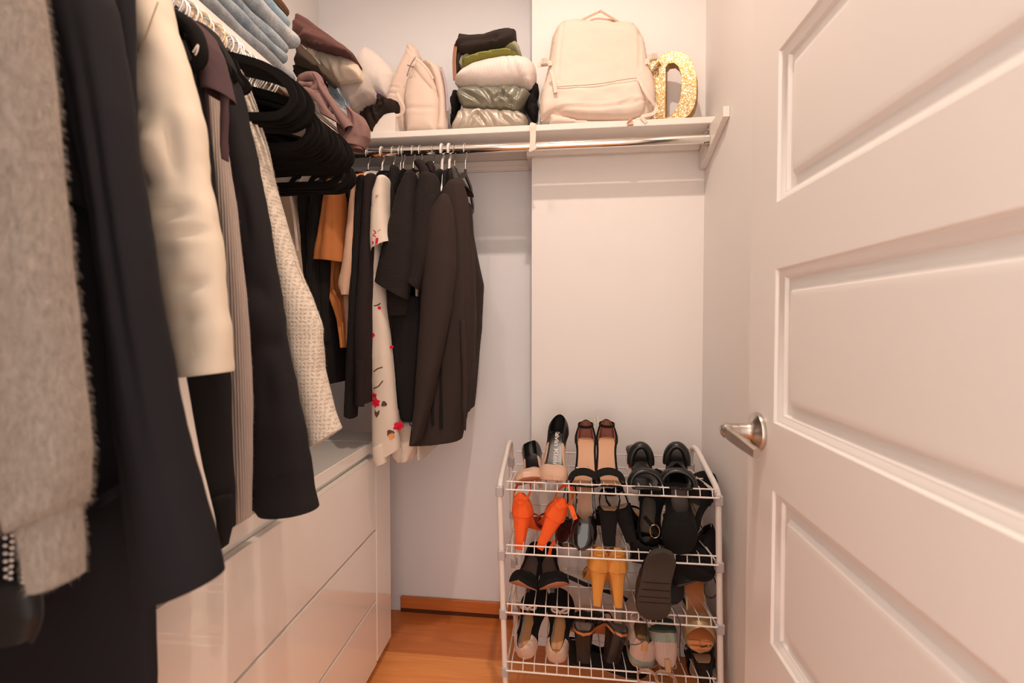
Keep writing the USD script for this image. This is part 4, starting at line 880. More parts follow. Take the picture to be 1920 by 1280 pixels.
part(t, 'cover', puff([(664, 110), (674, 92), (686, 84), (700, 92), (716, 104), (732, 122), (742, 140), (738, 165), (728, 190), (704, 176), (690, 200), (668, 170), (662, 140)], 1.62, 0.12, 308, crinkle=0.004, rmax=0.06), FLEECE, 60)
solo('pouch', puff([(696, 170), (704, 168), (716, 178), (712, 186), (700, 184)], 1.585, 0.03, 309), fabric('purple_felt', (0.20, 0.11, 0.42), 'weave'), 'tiny purple pouch corner behind the black crumpled top', 'pouch')
# denim leg and the black crumpled top
t = thing('shorts', 'light denim leg with raw turned hem poking out of the pile', 'shorts', tuple(at(630, 200, Y=1.40)))
hem = [at(634, 166, Y=1.37), at(644, 178, Y=1.36), at(654, 192, Y=1.36), at(655, 205, Y=1.36), at(645, 203, Y=1.37), at(634, 190, Y=1.38), at(629, 176, Y=1.385)]
hr = smooth_path(hem, 28, True)[:-1]; ax_ = np.array([-0.055, 0.03, 0.035])
R = [hr.mean(0) + (hr - hr.mean(0)) * q + ax_ * s for s, q in ((2.0, 0.85), (1.0, 1.0), (0.35, 1.03), (0.0, 1.06), (-0.02, 1.0), (0.1, 0.93), (0.9, 0.85))]
part(t, 'leg', loft(R), DEN[4], 60)
part(t, 'hem', tube(np.vstack([hr, hr[:1]]) + ax_ * 0.28, 0.0022, 6), DEN[3], 60)
part(t, 'side_seam', tube([hr[22] + ax_ * 1.9, hr[22] + ax_ * 0.9 + (0, -0.004, 0), hr[22] + ax_ * 0.1 + (0, -0.003, 0)], 0.002, 6), DEN[3], 60)
t = thing('top', 'crumpled black brown top hanging over the shelf corner', 'top', tuple(at(695, 250, Y=1.53)))
part(t, 'body', puff([(655, 188), (668, 180), (676, 184), (690, 178), (702, 171), (712, 174), (724, 182), (736, 184), (744, 188), (742, 200), (736, 212), (722, 216), (714, 224), (704, 238), (698, 254), (694, 246), (684, 232), (670, 222), (656, 208)], 1.535, 0.10, 310, creases=[[(668, 184), (668, 205), (674, 224)], [(682, 182), (684, 210), (692, 240)], [(700, 178), (697, 200), (704, 230)], [(712, 178), (722, 200), (710, 214)], [(728, 186), (716, 196), (700, 200)], [(676, 184), (677, 210), (680, 226)]], cdepth=0.009, cwidth=0.004, crinkle=0.006, h=0.005), BBROWN, 60)

# mauve crepe clothes spilling over the shelf edge
t = thing('blouse', 'mauve crepe blouse spilling over the left shelf edge in loops', 'blouse', tuple(at(620, 230, Y=1.3)))
part(t, 'bunch', puff([(556, 150), (566, 142), (585, 140), (597, 144), (606, 160), (608, 176), (612, 190), (616, 205), (608, 204), (596, 190), (584, 178), (570, 170), (556, 166)], 1.245, 0.09, 320, creases=[[(562, 152), (580, 144), (594, 150), (596, 160), (584, 168)], [(558, 160), (580, 162), (594, 172)], [(572, 172), (590, 176), (604, 190)], [(588, 178), (600, 186), (608, 200)]], cdepth=0.010, cwidth=0.004, crinkle=0.005, h=0.005), MAUVE, 60)
part(t, 'sleeve', cloth([(592, 144), (598, 156), (602, 170), (611, 186), (620, 200), (632, 220), (642, 236), (651, 250)], [(600, 146), (607, 156), (614, 172), (628, 190), (640, 206), (652, 222), (661, 232), (666, 240)], 1.235, 0.05, 321, 60, 30, pleat=0.003, crinkle=0.004, lip=0.02), MAUVE, 60)
part(t, 'cuff', cloth([(575, 172), (590, 188), (598, 200), (600, 212)], [(600, 176), (612, 200), (628, 220), (637, 232)], 1.215, 0.016, 322, 40, 26, pleat=0.003, crinkle=0.004, open_end=False), MAUVE, 60)
for kk, (pth, r0, r1) in enumerate(((((558, 152), (570, 145), (586, 143), (597, 150), (598, 161), (588, 168), (574, 166)), 0.010, 0.013), (((566, 166), (580, 172), (594, 184), (606, 198), (613, 208)), 0.008, 0.011), (((586, 170), (600, 176), (608, 188), (614, 202)), 0.009, 0.008), (((560, 158), (574, 158), (586, 160)), 0.008, 0.006))):
    pp = smooth_path([at(u, v, Y=1.225 - 0.008 * (kk % 2)) for u, v in pth], 40); nn = 0.35 * (meshkit.fbm(pp * 60 + kk, 2, kk) - 0.5)
    part(t, 'fold', tube(pp, np.interp(np.linspace(0, 1, 40), [0, 0.1, 0.5, 0.9, 1], [r0 * 0.4, r0, r1, r0, r0 * 0.4]) * (1 + nn), 14), MAUVE, 60)
part(t, 'hanging_panel', cloth([(655, 206), (656, 226), (650, 250), (640, 262), (636, 274)], [(664, 210), (682, 222), (692, 240), (694, 260), (684, 278)], 1.255, 0.07, 323, 60, 44, pleat=0.006, crinkle=0.008, lip=0.03, p=2.0, dents=[(0.3, 100, 0.008, 0.3, 14), (0.6, 60, 0.008, 0.25, 14)]), MAUVE, 60)
part(t, 'lower_fold', cloth([(632, 232), (636, 250), (644, 268), (660, 282)], [(650, 244), (662, 258), (674, 272), (684, 283)], 1.245, 0.03, 324, 30, 26, pleat=0.003, crinkle=0.003, open_end=False), MBROWN, 60)

# white paper box against the corner
b0 = at(712, 250, Y=1.56)
t = thing('box', 'small white cardboard box under the crumpled black top', 'box', tuple(b0))
part(t, 'carton', bx(b0[0] - 0.055, b0[0] + 0.055, 1.556, 1.66, ZTOP + 0.0005, ZTOP + 0.068, 0.0015), paint('white_card', (0.80, 0.72, 0.65), 0.6, 0.3), False)

# pale pink canvas bag
t = thing('tote_bag', 'pale pink canvas bag with a gathered top beside the folded stack', 'bag', tuple(at(785, 248, Y=1.6)))
part(t, 'side', puff([(722, 190), (728, 168), (735, 146), (748, 118), (757, 100), (762, 84), (772, 80), (781, 90), (788, 104), (790, 140), (770, 200), (762, 248), (736, 248), (722, 225)], 1.62, 0.08, 330, creases=[[(764, 88), (772, 102), (778, 108)], [(770, 84), (778, 98)], [(730, 178), (750, 182)], [(733, 166), (752, 170)]], cdepth=0.004, cwidth=0.003, crinkle=0.002, h=0.006), PINKB, 60)
part(t, 'front_panel', puff([(760, 150), (770, 124), (782, 110), (796, 120), (808, 138), (816, 160), (822, 190), (821, 220), (818, 248), (762, 248), (757, 215), (756, 180)], 1.585, 0.06, 331, creases=[[(760, 205), (790, 207), (818, 205)]], cdepth=0.003, crinkle=0.001, rmax=0.05), PINKB, 60)
part(t, 'side', puff([(786, 110), (800, 112), (812, 116), (824, 122), (832, 140), (837, 165), (839, 200), (838, 235), (836, 248), (816, 248), (821, 215), (821, 185), (814, 155), (804, 132)], 1.60, 0.06, 332, creases=[[(788, 110), (806, 128), (815, 150)], [(796, 113), (812, 118), (822, 124)]], cdepth=0.006, cwidth=0.003, crinkle=0.002, h=0.006), PINKB, 60)
part(t, 'gathered_top', strap(smooth_path([at(776, 106, Y=1.575), at(786, 114, Y=1.562), at(800, 128, Y=1.56), at(812, 148, Y=1.572)], 20), (0, -1, 0.2), 0.009, 0.003), PINKB, 60)
part(t, 'zip_pull', cat_([tube(smooth_path([at(780, 107, Y=1.57), at(772, 118, Y=1.566), at(767, 130, Y=1.566), at(763, 143, Y=1.57)], 12), 0.0022, 6), tube([at(764, 122, Y=1.566), at(776, 126, Y=1.563)], 0.002, 6)]), paint('grey_metal', (0.33, 0.27, 0.25), 0.4, 0.5, metal=0.6))
part(t, 'strap', strap(smooth_path([at(827, 126, Y=1.60), at(834, 150, Y=1.597), at(838, 180, Y=1.597), at(839, 208, Y=1.60)], 16), (0.6, -1, 0), 0.008, 0.003), fabric('lilac_web', (0.52, 0.42, 0.47), 'weave'), 60)
part(t, 'strap', strap(smooth_path([at(744, 174, Y=1.56), at(752, 190, Y=1.555), at(757, 205, Y=1.56), at(752, 214, Y=1.565), at(740, 216, Y=1.57)], 16), (0, -1, 0), 0.011, 0.003), PINKB, 60)

# folded stack on the back shelf
def stack_item(name, label, cat, mat, outline, Y, thick, seed, creases, **k):
    t = thing(name, label, cat, tuple(at(outline[0][0], outline[0][1], Y=Y)))
    part(t, 'folds', puff(outline, Y, thick, seed, creases=creases, **k), mat, 60)
    return t
SATS = [usdkit.material(stage, LK + n, {'p': ('principled_bsdf', {'base_color': c, 'roughness': 0.33, 'specular_ior_level': 0.6, 'metallic': 0.3})}, [], surface='p.BSDF') for n, c in (('sage_satin', (0.26, 0.255, 0.20)), ('silver_satin', (0.55, 0.475, 0.39)))]
CHAR = fabric('charcoal_cotton', (0.045, 0.034, 0.030), 'weave', scale=1200.0, bump=0.25, rough=0.95, sheen=0.1)
SAGE = fabric('pale_sage_cotton', (0.45, 0.43, 0.29), 'weave', scale=1200.0, bump=0.15)
LIME = fabric('olive_green_cotton', (0.31, 0.30, 0.075), 'weave', scale=1200.0, bump=0.15)
WHITEC = fabric('white_muslin', (0.82, 0.73, 0.67), 'rib', col2=(0.78, 0.69, 0.63), scale=60.0, bump=0.25, rough=0.85)
stack_item('trousers', 'silver grey satin trousers at the bottom of the folded stack', 'trousers', SATS[1], [(846, 232), (852, 220), (858, 206), (868, 201), (900, 202), (940, 204), (970, 206), (984, 212), (990, 224), (985, 234), (970, 240), (930, 244), (895, 246), (862, 244), (846, 241)], 1.58, 0.19, 341, [[(858, 240), (868, 222), (866, 208)], [(880, 244), (886, 226), (900, 214)], [(905, 206), (920, 224), (928, 242)], [(938, 208), (942, 224), (960, 236)], [(962, 208), (966, 222), (982, 230)], [(895, 216), (910, 234)]], cdepth=0.008, cwidth=0.006, crinkle=0.004, h=0.006)
stack_item('trousers', 'sage grey satin trousers folded under the white muslin', 'trousers', SATS[0], [(854, 172), (860, 164), (885, 160), (930, 162), (960, 158), (985, 164), (994, 172), (986, 184), (978, 196), (968, 206), (930, 203), (890, 200), (868, 198), (860, 188)], 1.57, 0.20, 342, [[(862, 172), (890, 186), (910, 200)], [(900, 164), (918, 182), (925, 200)], [(935, 166), (945, 184), (965, 200)], [(958, 162), (950, 176), (930, 190)], [(975, 166), (970, 184), (955, 198)]], cdepth=0.009, cwidth=0.006, crinkle=0.004, h=0.006)
stack_item('shirt', 'white muslin shirt folded in the middle of the stack', 'shirt', WHITEC, [(850, 150), (853, 140), (864, 128), (885, 116), (915, 108), (945, 103), (970, 102), (990, 106), (1003, 118), (1006, 134), (1002, 148), (996, 160), (986, 161), (972, 156), (940, 161), (900, 162), (866, 158)], 1.55, 0.21, 343, [[(962, 106), (966, 130), (975, 152)], [(985, 150), (990, 148), (1000, 146)], [(950, 108), (952, 140)]], cdepth=0.003, cwidth=0.005, crinkle=0.003, rmax=0.05)
stack_item('t_shirt', 'olive green t-shirt peeking out above the white muslin', 't-shirt', LIME, [(866, 118), (868, 110), (890, 102), (920, 96), (945, 92), (967, 95), (968, 100), (940, 104), (905, 110), (880, 117), (866, 122)], 1.58, 0.18, 344, [[(870, 112), (900, 106), (940, 98)]], cdepth=0.002, crinkle=0.002)
stack_item('t_shirt', 'pale sage t-shirt folded below the charcoal top', 't-shirt', SAGE, [(858, 124), (864, 106), (880, 98), (915, 90), (945, 82), (966, 74), (973, 82), (978, 100), (970, 103), (964, 95), (944, 92), (915, 97), (885, 105), (870, 112), (864, 126)], 1.60, 0.16, 345, [[(868, 104), (900, 96), (940, 88), (968, 80)]], cdepth=0.003, crinkle=0.002)
stack_item('top', 'charcoal cotton top folded at the top of the stack', 'top', CHAR, [(850, 86), (856, 72), (860, 61), (880, 64), (908, 62), (930, 54), (955, 51), (967, 54), (967, 70), (960, 78), (935, 86), (905, 92), (880, 97), (862, 96), (858, 90)], 1.575, 0.20, 346, [[(856, 88), (880, 82), (910, 80), (940, 74), (962, 60)], [(930, 78), (942, 64), (960, 54)]], cdepth=0.006, cwidth=0.005, crinkle=0.004)
stack_item('jacket', 'charcoal jacket hanging down the left side of the stack, behind the sage satin', 'jacket', CHAR, [(855, 92), (866, 94), (872, 106), (866, 128), (856, 150), (852, 140), (853, 112)], 1.61, 0.10, 347, [], crinkle=0.002)
solo('belt', strap(smooth_path([at(855, 82, Y=1.60), at(852, 106, Y=1.60), at(852, 130, Y=1.60), at(853, 150, Y=1.60)], 18), (-0.3, -1, 0), 0.014, 0.003), paint('tan_leather', (0.36, 0.16, 0.09), 0.5, 0.4), 'tan leather strap hanging at the left edge of the stack', 'belt')
stack_item('leggings', 'black leggings showing left of the satin trousers', 'leggings', BLACKC, [(842, 186), (848, 172), (856, 166), (862, 176), (858, 192), (852, 206), (848, 222), (846, 238), (842, 226), (846, 206)], 1.60, 0.10, 348, [[(848, 180), (852, 200)]], crinkle=0.004)
stack_item('top', 'black crumpled top squeezed between stack and backpack', 'top', BLACKC, [(985, 160), (1000, 158), (1008, 152), (1011, 172), (1006, 186), (1010, 200), (1007, 222), (1000, 228), (990, 214), (984, 200), (988, 180)], 1.61, 0.10, 349, [[(990, 170), (1000, 180)], [(992, 200), (1004, 196)]], crinkle=0.005)

# pale beige backpack
Yp = 1.556
t = thing('backpack', 'pale beige backpack with carry loop standing on the back shelf', 'backpack', tuple(at(1120, 236, Y=Yp)))
part(t, 'body', puff([(1016, 230), (1012, 200), (1013, 172), (1020, 152), (1026, 130), (1030, 100), (1034, 70), (1042, 50), (1056, 38), (1080, 35), (1110, 39), (1140, 42), (1165, 40), (1188, 42), (1200, 56), (1210, 76), (1214, 100), (1218, 125), (1226, 140), (1231, 165), (1232, 190), (1226, 212), (1215, 236), (1100, 238), (1030, 236)], Yp, 0.105, 351, creases=[[(1085, 42), (1110, 56), (1150, 62), (1186, 54)], [(1194, 48), (1197, 90), (1196, 140)], [(1058, 40), (1050, 100), (1046, 160)]], cdepth=0.004, cwidth=0.004, crinkle=0.002, rmax=0.045, pw=0.4), BPACK, 60)
part(t, 'front_pocket', puff([(1014, 225), (1012, 195), (1016, 172), (1028, 158), (1060, 160), (1100, 158), (1150, 152), (1195, 146), (1205, 160), (1212, 185), (1212, 205), (1204, 216), (1180, 224), (1130, 224), (1080, 222), (1040, 212)], Yp - 0.018, 0.06, 352, creases=[[(1040, 210), (1060, 204), (1120, 206), (1180, 200), (1205, 190)], [(1160, 200), (1185, 192)]], cdepth=0.004, cwidth=0.004, crinkle=0.003, rmax=0.03), BPACK, 60)
part(t, 'base_fold', puff([(1030, 212), (1046, 214), (1085, 224), (1130, 226), (1180, 225), (1205, 215), (1214, 222), (1206, 236), (1030, 237)], Yp - 0.012, 0.05, 353, crinkle=0.001), BPACK, 60)
part(t, 'pocket_zip', tube(smooth_path([at(u, v, Y=Yp - 0.021) for u, v in ((1040, 163), (1080, 160), (1130, 156), (1175, 148), (1194, 146))], 30), 0.0016, 6), PINKB, 60)
part(t, 'top_zip', tube(smooth_path([at(u, v, Y=Yp + 0.012) for u, v in ((1037, 80), (1044, 56), (1060, 44), (1110, 48), (1160, 48), (1190, 50), (1203, 74), (1210, 110))], 40), 0.0016, 6), PINKB, 60)
PEACHW = fabric('peach_webbing', (0.74, 0.47, 0.33), 'weave', scale=900.0)
part(t, 'carry_loop', cat_([strap([at(1076, 50, Y=Yp + 0.034), at(1089, 39, Y=Yp + 0.03), at(1106, 30, Y=Yp + 0.03), at(1124, 22, Y=Yp + 0.03), at(1128, 20, Y=Yp + 0.03)], (0, -1, 0.3), 0.008, 0.003), strap([at(1124, 20, Y=Yp + 0.028), at(1132, 24, Y=Yp + 0.028), at(1148, 34, Y=Yp + 0.028), at(1163, 43, Y=Yp + 0.028), at(1174, 52, Y=Yp + 0.034)], (0, -1, 0.3), 0.008, 0.003), strap(smooth_path([at(1100, 46, Y=Yp + 0.04), at(1108, 38, Y=Yp + 0.035), at(1120, 35, Y=Yp + 0.035), at(1140, 37, Y=Yp + 0.035), at(1152, 41, Y=Yp + 0.035), at(1160, 48, Y=Yp + 0.04)], 12), (0, -1, 0.3), 0.007, 0.003)]), PEACHW, 60)
for sd, ((u0, v0), (u1, v1)) in enumerate((((1008, 122), (1034, 118)), ((1206, 118), (1236, 104)))):
    p = part(t, 'side_strap', strap([at(u0, v0, Y=Yp + 0.01), at((u0 + u1) / 2, (v0 + v1) / 2, Y=Yp + 0.005), at(u1, v1, Y=Yp + 0.01)], (0, -1, 0.2), 0.018, 0.003), BPACK, 60)
    c = at((u0 + u1) / 2 + (4 if sd else 0), (v0 + v1) / 2 - 3, Y=Yp - 0.002)
    part(p, 'buckle', cat_([bx(c[0] - 0.012, c[0] + 0.012, c[1] - 0.006, c[1] + 0.002, c[2] - 0.010, c[2] + 0.010, 0.002)] + [tube([c + (dx, -0.008, -0.009), c + (dx, -0.008, 0.009)], 0.0025, 8) for dx in (-0.006, 0.0, 0.006)]), PINKB, 40)
part(t, 'key_tassel', strap(smooth_path([at(1033, 132, Y=Yp - 0.024), at(1038, 150, Y=Yp - 0.026), at(1042, 174, Y=Yp - 0.026)], 12), (0, -1, 0), 0.012, 0.006), BPACK, 60)
part(t, 'side_strap', strap(smooth_path([at(1200, 150, Y=Yp - 0.014), at(1206, 164, Y=Yp - 0.022), at(1218, 184, Y=Yp - 0.018), at(1232, 202, Y=Yp)], 18), (0.3, -1, 0), 0.013, 0.003), BPACK, 60)
part(t, 'strap_end', cat_([strap(smooth_path([at(1216, 188, Y=Yp - 0.012), at(1230, 200, Y=Yp - 0.004), at(1226, 212, Y=Yp - 0.008), at(1204, 220, Y=Yp - 0.014), at(1212, 230, Y=Yp - 0.012)], 24), (0, -1, 0.1), 0.012, 0.003)]), BPACK, 60)
part(t, 'hanging_strap', strap(smooth_path([at(1003, 232, Y=YS + 0.02), at(999, 234, Y=YS - 0.004), at(999, 245, Y=YS - 0.005), at(999, 262, Y=YS - 0.006), at(998, 281, Y=YS - 0.007)], 20), (0, -1, 0.2), np.interp(np.linspace(0, 1, 20), [0, 1], [0.021, 0.018]), 0.003), BPACK, 60)
part(t, 'strap_loop', strap(smooth_path([at(992, 283, Y=YS - 0.008), at(999, 280, Y=YS - 0.01), at(1005, 275, Y=YS - 0.009)], 8), (0, -1, 0), 0.010, 0.004), BPACK, 60)
part(t, 'bottom_tab', strap(smooth_path([at(1180, 225, Y=Yp - 0.02), at(1181, 229, Y=YS - 0.004), at(1182, 234, Y=YS - 0.006)], 8), (0, -1, 0.3), 0.020, 0.003), PEACHW, 60)

# glitter letter
def glitter(name, c1, c2):
    return usdkit.material(stage, LK + name, {
        't': ('texture_coordinate', {}), 'v': ('voronoi_texture', {'scale': 330.0}), 's': ('separate_color', {}),
        'r': ('rgb_ramp', {'ramp': [(0.0, c1), (0.45, c2), (0.75, (0.62, 0.46, 0.24)), (0.9, (0.95, 0.85, 0.65)), (1.0, (1.0, 0.97, 0.9))]}),
        'b': ('bump', {'strength': 0.8, 'distance': 0.001}), 'p': ('principled_bsdf', {'metallic': 0.55, 'roughness': 0.35})},
        [('t.object', 'v.vector'), ('v.color', 's.color'), ('s.r', 'r.fac'), ('r.color', 'p.base_color'), ('s.g', 'b.height'), ('b.normal', 'p.normal')], surface='p.BSDF')
GLIT = glitter('gold_glitter', (0.34, 0.19, 0.06), (0.50, 0.33, 0.13))
GSIDE = paint('gold_card', (0.42, 0.22, 0.065), 0.5, 0.5, 0.1, 400, metal=0.3)
Yd = 1.60; o = at(1225, 231, Y=Yd); kx, kz = 1.60 / 880, 1.62 / 880
ow = [(-2, 1), (62, 1), (72, 6), (80, 16), (84, 30), (85, 50), (84, 70), (79, 90), (70, 106), (56, 116), (40, 121), (22, 120), (-12, 114), (-12, 104), (0, 100), (0, 12), (-2, 10)]
iw = [(29, 8), (40, 12), (50, 22), (56, 38), (58, 58), (57, 78), (52, 92), (44, 100), (34, 101), (29, 96)]
pgD = Polygon([(x * kx * 0.93, y * kz) for x, y in ow], [[(x * kx * 0.93, y * kz) for x, y in iw]]).buffer(0.0022).buffer(-0.0022)
mD = extrude(pgD, 0.036); V = np.array(mD.vertices); a = math.radians(-20)
def putD(V):
    x, y, z = V[:, 0], -V[:, 2], V[:, 1]
    return np.stack([o[0] + x * math.cos(a) - y * math.sin(a), Yd + x * math.sin(a) + y * math.cos(a) + 0.03, ZTOP + 0.0005 + z], 1)
mD.vertices = putD(V); mD.fix_normals()
t = thing('letter', 'gold glitter letter D standing at the right end of the shelf', 'letter', (o[0], Yd, ZTOP))
part(t, 'letter_body', mD, GSIDE, 30)
mf = extrude(pgD.buffer(-0.0006), 0.001); V = np.array(mf.vertices); V[:, 2] += 0.0358; mf.vertices = putD(V); mf.fix_normals()
part(t, 'glitter_face', mf, GLIT, False)

# ------------------------------------------------------------------ shoe rack
RACKW = paint('rack_white', (0.80, 0.735, 0.69), 0.35, 0.5, 0.0, 100)
RGREY = paint('rack_grey_joint', (0.46, 0.42, 0.43), 0.4, 0.5, 0.0, 100)
YFR, YRR = 1.345, 1.635
rl0, rl1 = at(937, 925, Y=YFR), at(950, 1262, Y=YFR); rr0, rr1 = at(1347, 925, Y=YFR), at(1354, 1262, Y=YFR)
xl, xr = float((rl0[0] + rl1[0]) / 2), float((rr0[0] + rr1[0]) / 2)
RK = thing('shoe_rack', 'white wire shoe rack with four tiers in front of the wall', 'shoe rack', ((xl + xr) / 2, 1.49, 0.0))
zfr = [float((at(944, a, Y=YFR)[2] + at(1341, b, Y=YFR)[2]) / 2) for a, b in ((911, 934), (1029, 1059), (1141, 1172), (1250, 1284))]
for x0, x1 in ((rl1[0], rl0[0]), (rr1[0], rr0[0])):
    pth = smooth_path([(x1, YFR, zfr[0] - 0.03), (x1, YFR + 0.002, zfr[0] + 0.002), (x1, YFR + 0.05, zfr[0] + 0.028), (x1, YFR + 0.16, zfr[0] + 0.058), (x1, YRR - 0.055, zfr[0] + 0.072), (x1, YRR - 0.018, zfr[0] + 0.060), (x1, YRR, zfr[0] + 0.018), (x1, YRR, zfr[0] - 0.06)], 50)
    pth = np.vstack([[(x0, YFR, 0.002), (x0 + (x1 - x0) * 0.5, YFR, zfr[2])], pth, [(x0 + (x1 - x0) * 0.5, YRR, 0.3), (x0, YRR, 0.002)]])
    fr = part(RK, 'side_frame', tube(pth, 0.0085, 12), RACKW, 60)
    for z in zfr:
        c = x0 + (x1 - x0) * z / zfr[0]
        for y in (YFR, YRR): part(fr, 'joint', bx(c - 0.011, c + 0.011, y - 0.011, y + 0.011, z - 0.024, z + 0.006, 0.003), RGREY, 30)
WR = 0.0021
DROP = 0.035                                               # the tiers tilt down towards the wall
def tier_z(k, y): return zfr[k] + 0.021 - DROP * (y - YFR) / (YRR - YFR)
for k in range(4):
    f = zfr[k]; a, b = xl + 0.010, xr - 0.010; top = f + 0.021
    yb_ = YRR - 0.012; zb_ = top - DROP
    per = [tube([(a, YFR - 0.012, f), (b, YFR - 0.012, f)], WR * 1.3, 6), tube([(a, YFR - 0.012, f), (a, YFR + 0.03, f), (a, yb_, zb_)], WR * 1.3, 6), tube([(b, YFR - 0.012, f), (b, YFR + 0.03, f), (b, yb_, zb_)], WR * 1.3, 6)]
    sh = part(RK, 'wire_shelf', cat_(per), RACKW, 60)
    part(sh, 'front_wire', tube([(a, YFR - 0.004, top), (b, YFR - 0.004, top)], WR * 1.1, 6), RACKW, 60)
    part(sh, 'middle_wire', tube([(a, (YFR + yb_) / 2, (top + zb_) / 2), (b, (YFR + yb_) / 2, (top + zb_) / 2)], WR, 6), RACKW, 60)
    part(sh, 'rear_wire', tube([(a, yb_, zb_), (b, yb_, zb_)], WR * 1.1, 6), RACKW, 60)
    part(sh, 'rear_wire', tube([(a, yb_ + 0.004, zb_ + 0.045), (b, yb_ + 0.004, zb_ + 0.045)], WR * 1.1, 6), RACKW, 60)
    n = 18
    for i in range(n):
        x = a + (b - a) * (i + 0.5) / n
        part(sh, 'cross_wire', tube([(x, YFR - 0.013, f), (x, YFR - 0.006, top + 0.001), (x, YFR + 0.004, top + 0.0025), (x, yb_ - 0.004, zb_ + 0.0025), (x, yb_ + 0.003, zb_ + 0.006), (x, yb_ + 0.005, zb_ + 0.045)], WR * 0.8, 5), RACKW, 60)

# ------------------------------------------------------------------ shoes
SUEDE = fabric('black_suede', (0.014, 0.0125, 0.012), 'weave', scale=900.0, bump=0.3, rough=1.0, sheen=0.15, vary=0.2)
PATENT = paint('black_patent', (0.010, 0.009, 0.009), 0.06, 0.6, 0.0, 100, coat=1.0)
BLEATH = paint('smooth_black_leather', (0.013, 0.012, 0.012), 0.28, 0.5, 0.1, 300)
NUDE = paint('nude_leather', (0.66, 0.42, 0.30), 0.35, 0.5, 0.05, 300)
TAN = paint('tan_insole', (0.62, 0.34, 0.20), 0.5, 0.4, 0.05, 300)
BROWNL = paint('brown_lining', (0.26, 0.095, 0.065), 0.6, 0.3, 0.05, 300)
SOLEB = paint('worn_tan_sole', (0.45, 0.20, 0.12), 0.6, 0.3, 0.2, 60, mottled=0.15)
ORANGE = fabric('orange_suede', (1.0, 0.145, 0.03), 'weave', scale=900.0, bump=0.2, rough=0.9, sheen=0.2, vary=0.05)
REDIN = paint('red_lining', (0.42, 0.035, 0.02), 0.6, 0.3)
MUST = fabric('mustard_suede', (0.78, 0.34, 0.075), 'weave', scale=900.0, bump=0.25, rough=0.95, sheen=0.2, vary=0.08)
REDS = paint('red_sole', (0.50, 0.02, 0.03), 0.3, 0.5)
ORSOLE = paint('orange_sole_edge', (0.60, 0.20, 0.06), 0.45, 0.5)
RUB = paint('grey_rubber', (0.075, 0.062, 0.052), 0.9, 0.2, 0.6, 500, mottled=0.25)
CREAML = paint('cream_leather', (0.68, 0.50, 0.40), 0.45, 0.4, 0.05, 300)
MINT = paint('mint_trim', (0.30, 0.33, 0.27), 0.6, 0.3, 0.05, 300)
PINKM = fabric('pink_mesh', (0.70, 0.48, 0.39), 'weave', scale=600.0, bump=0.4, rough=0.9)
TANR = paint('tan_rubber', (0.60, 0.33, 0.17), 0.6, 0.3, 0.1, 200)
GREENR = paint('green_rubber', (0.045, 0.085, 0.070), 0.7, 0.3, 0.1, 200)
GOLDL = paint('gold_leather', (0.55, 0.38, 0.20), 0.35, 0.5, 0.1, 300, metal=0.5)
GOLDB = paint('gold_buckle', (0.75, 0.52, 0.25), 0.25, 0.5, 0.0, 100, metal=1.0)
DKGREEN = paint('dark_green_trim', (0.02, 0.035, 0.03), 0.6, 0.3)
INGREY = paint('grey_insole', (0.17, 0.13, 0.11), 0.7, 0.3, 0.1, 200)

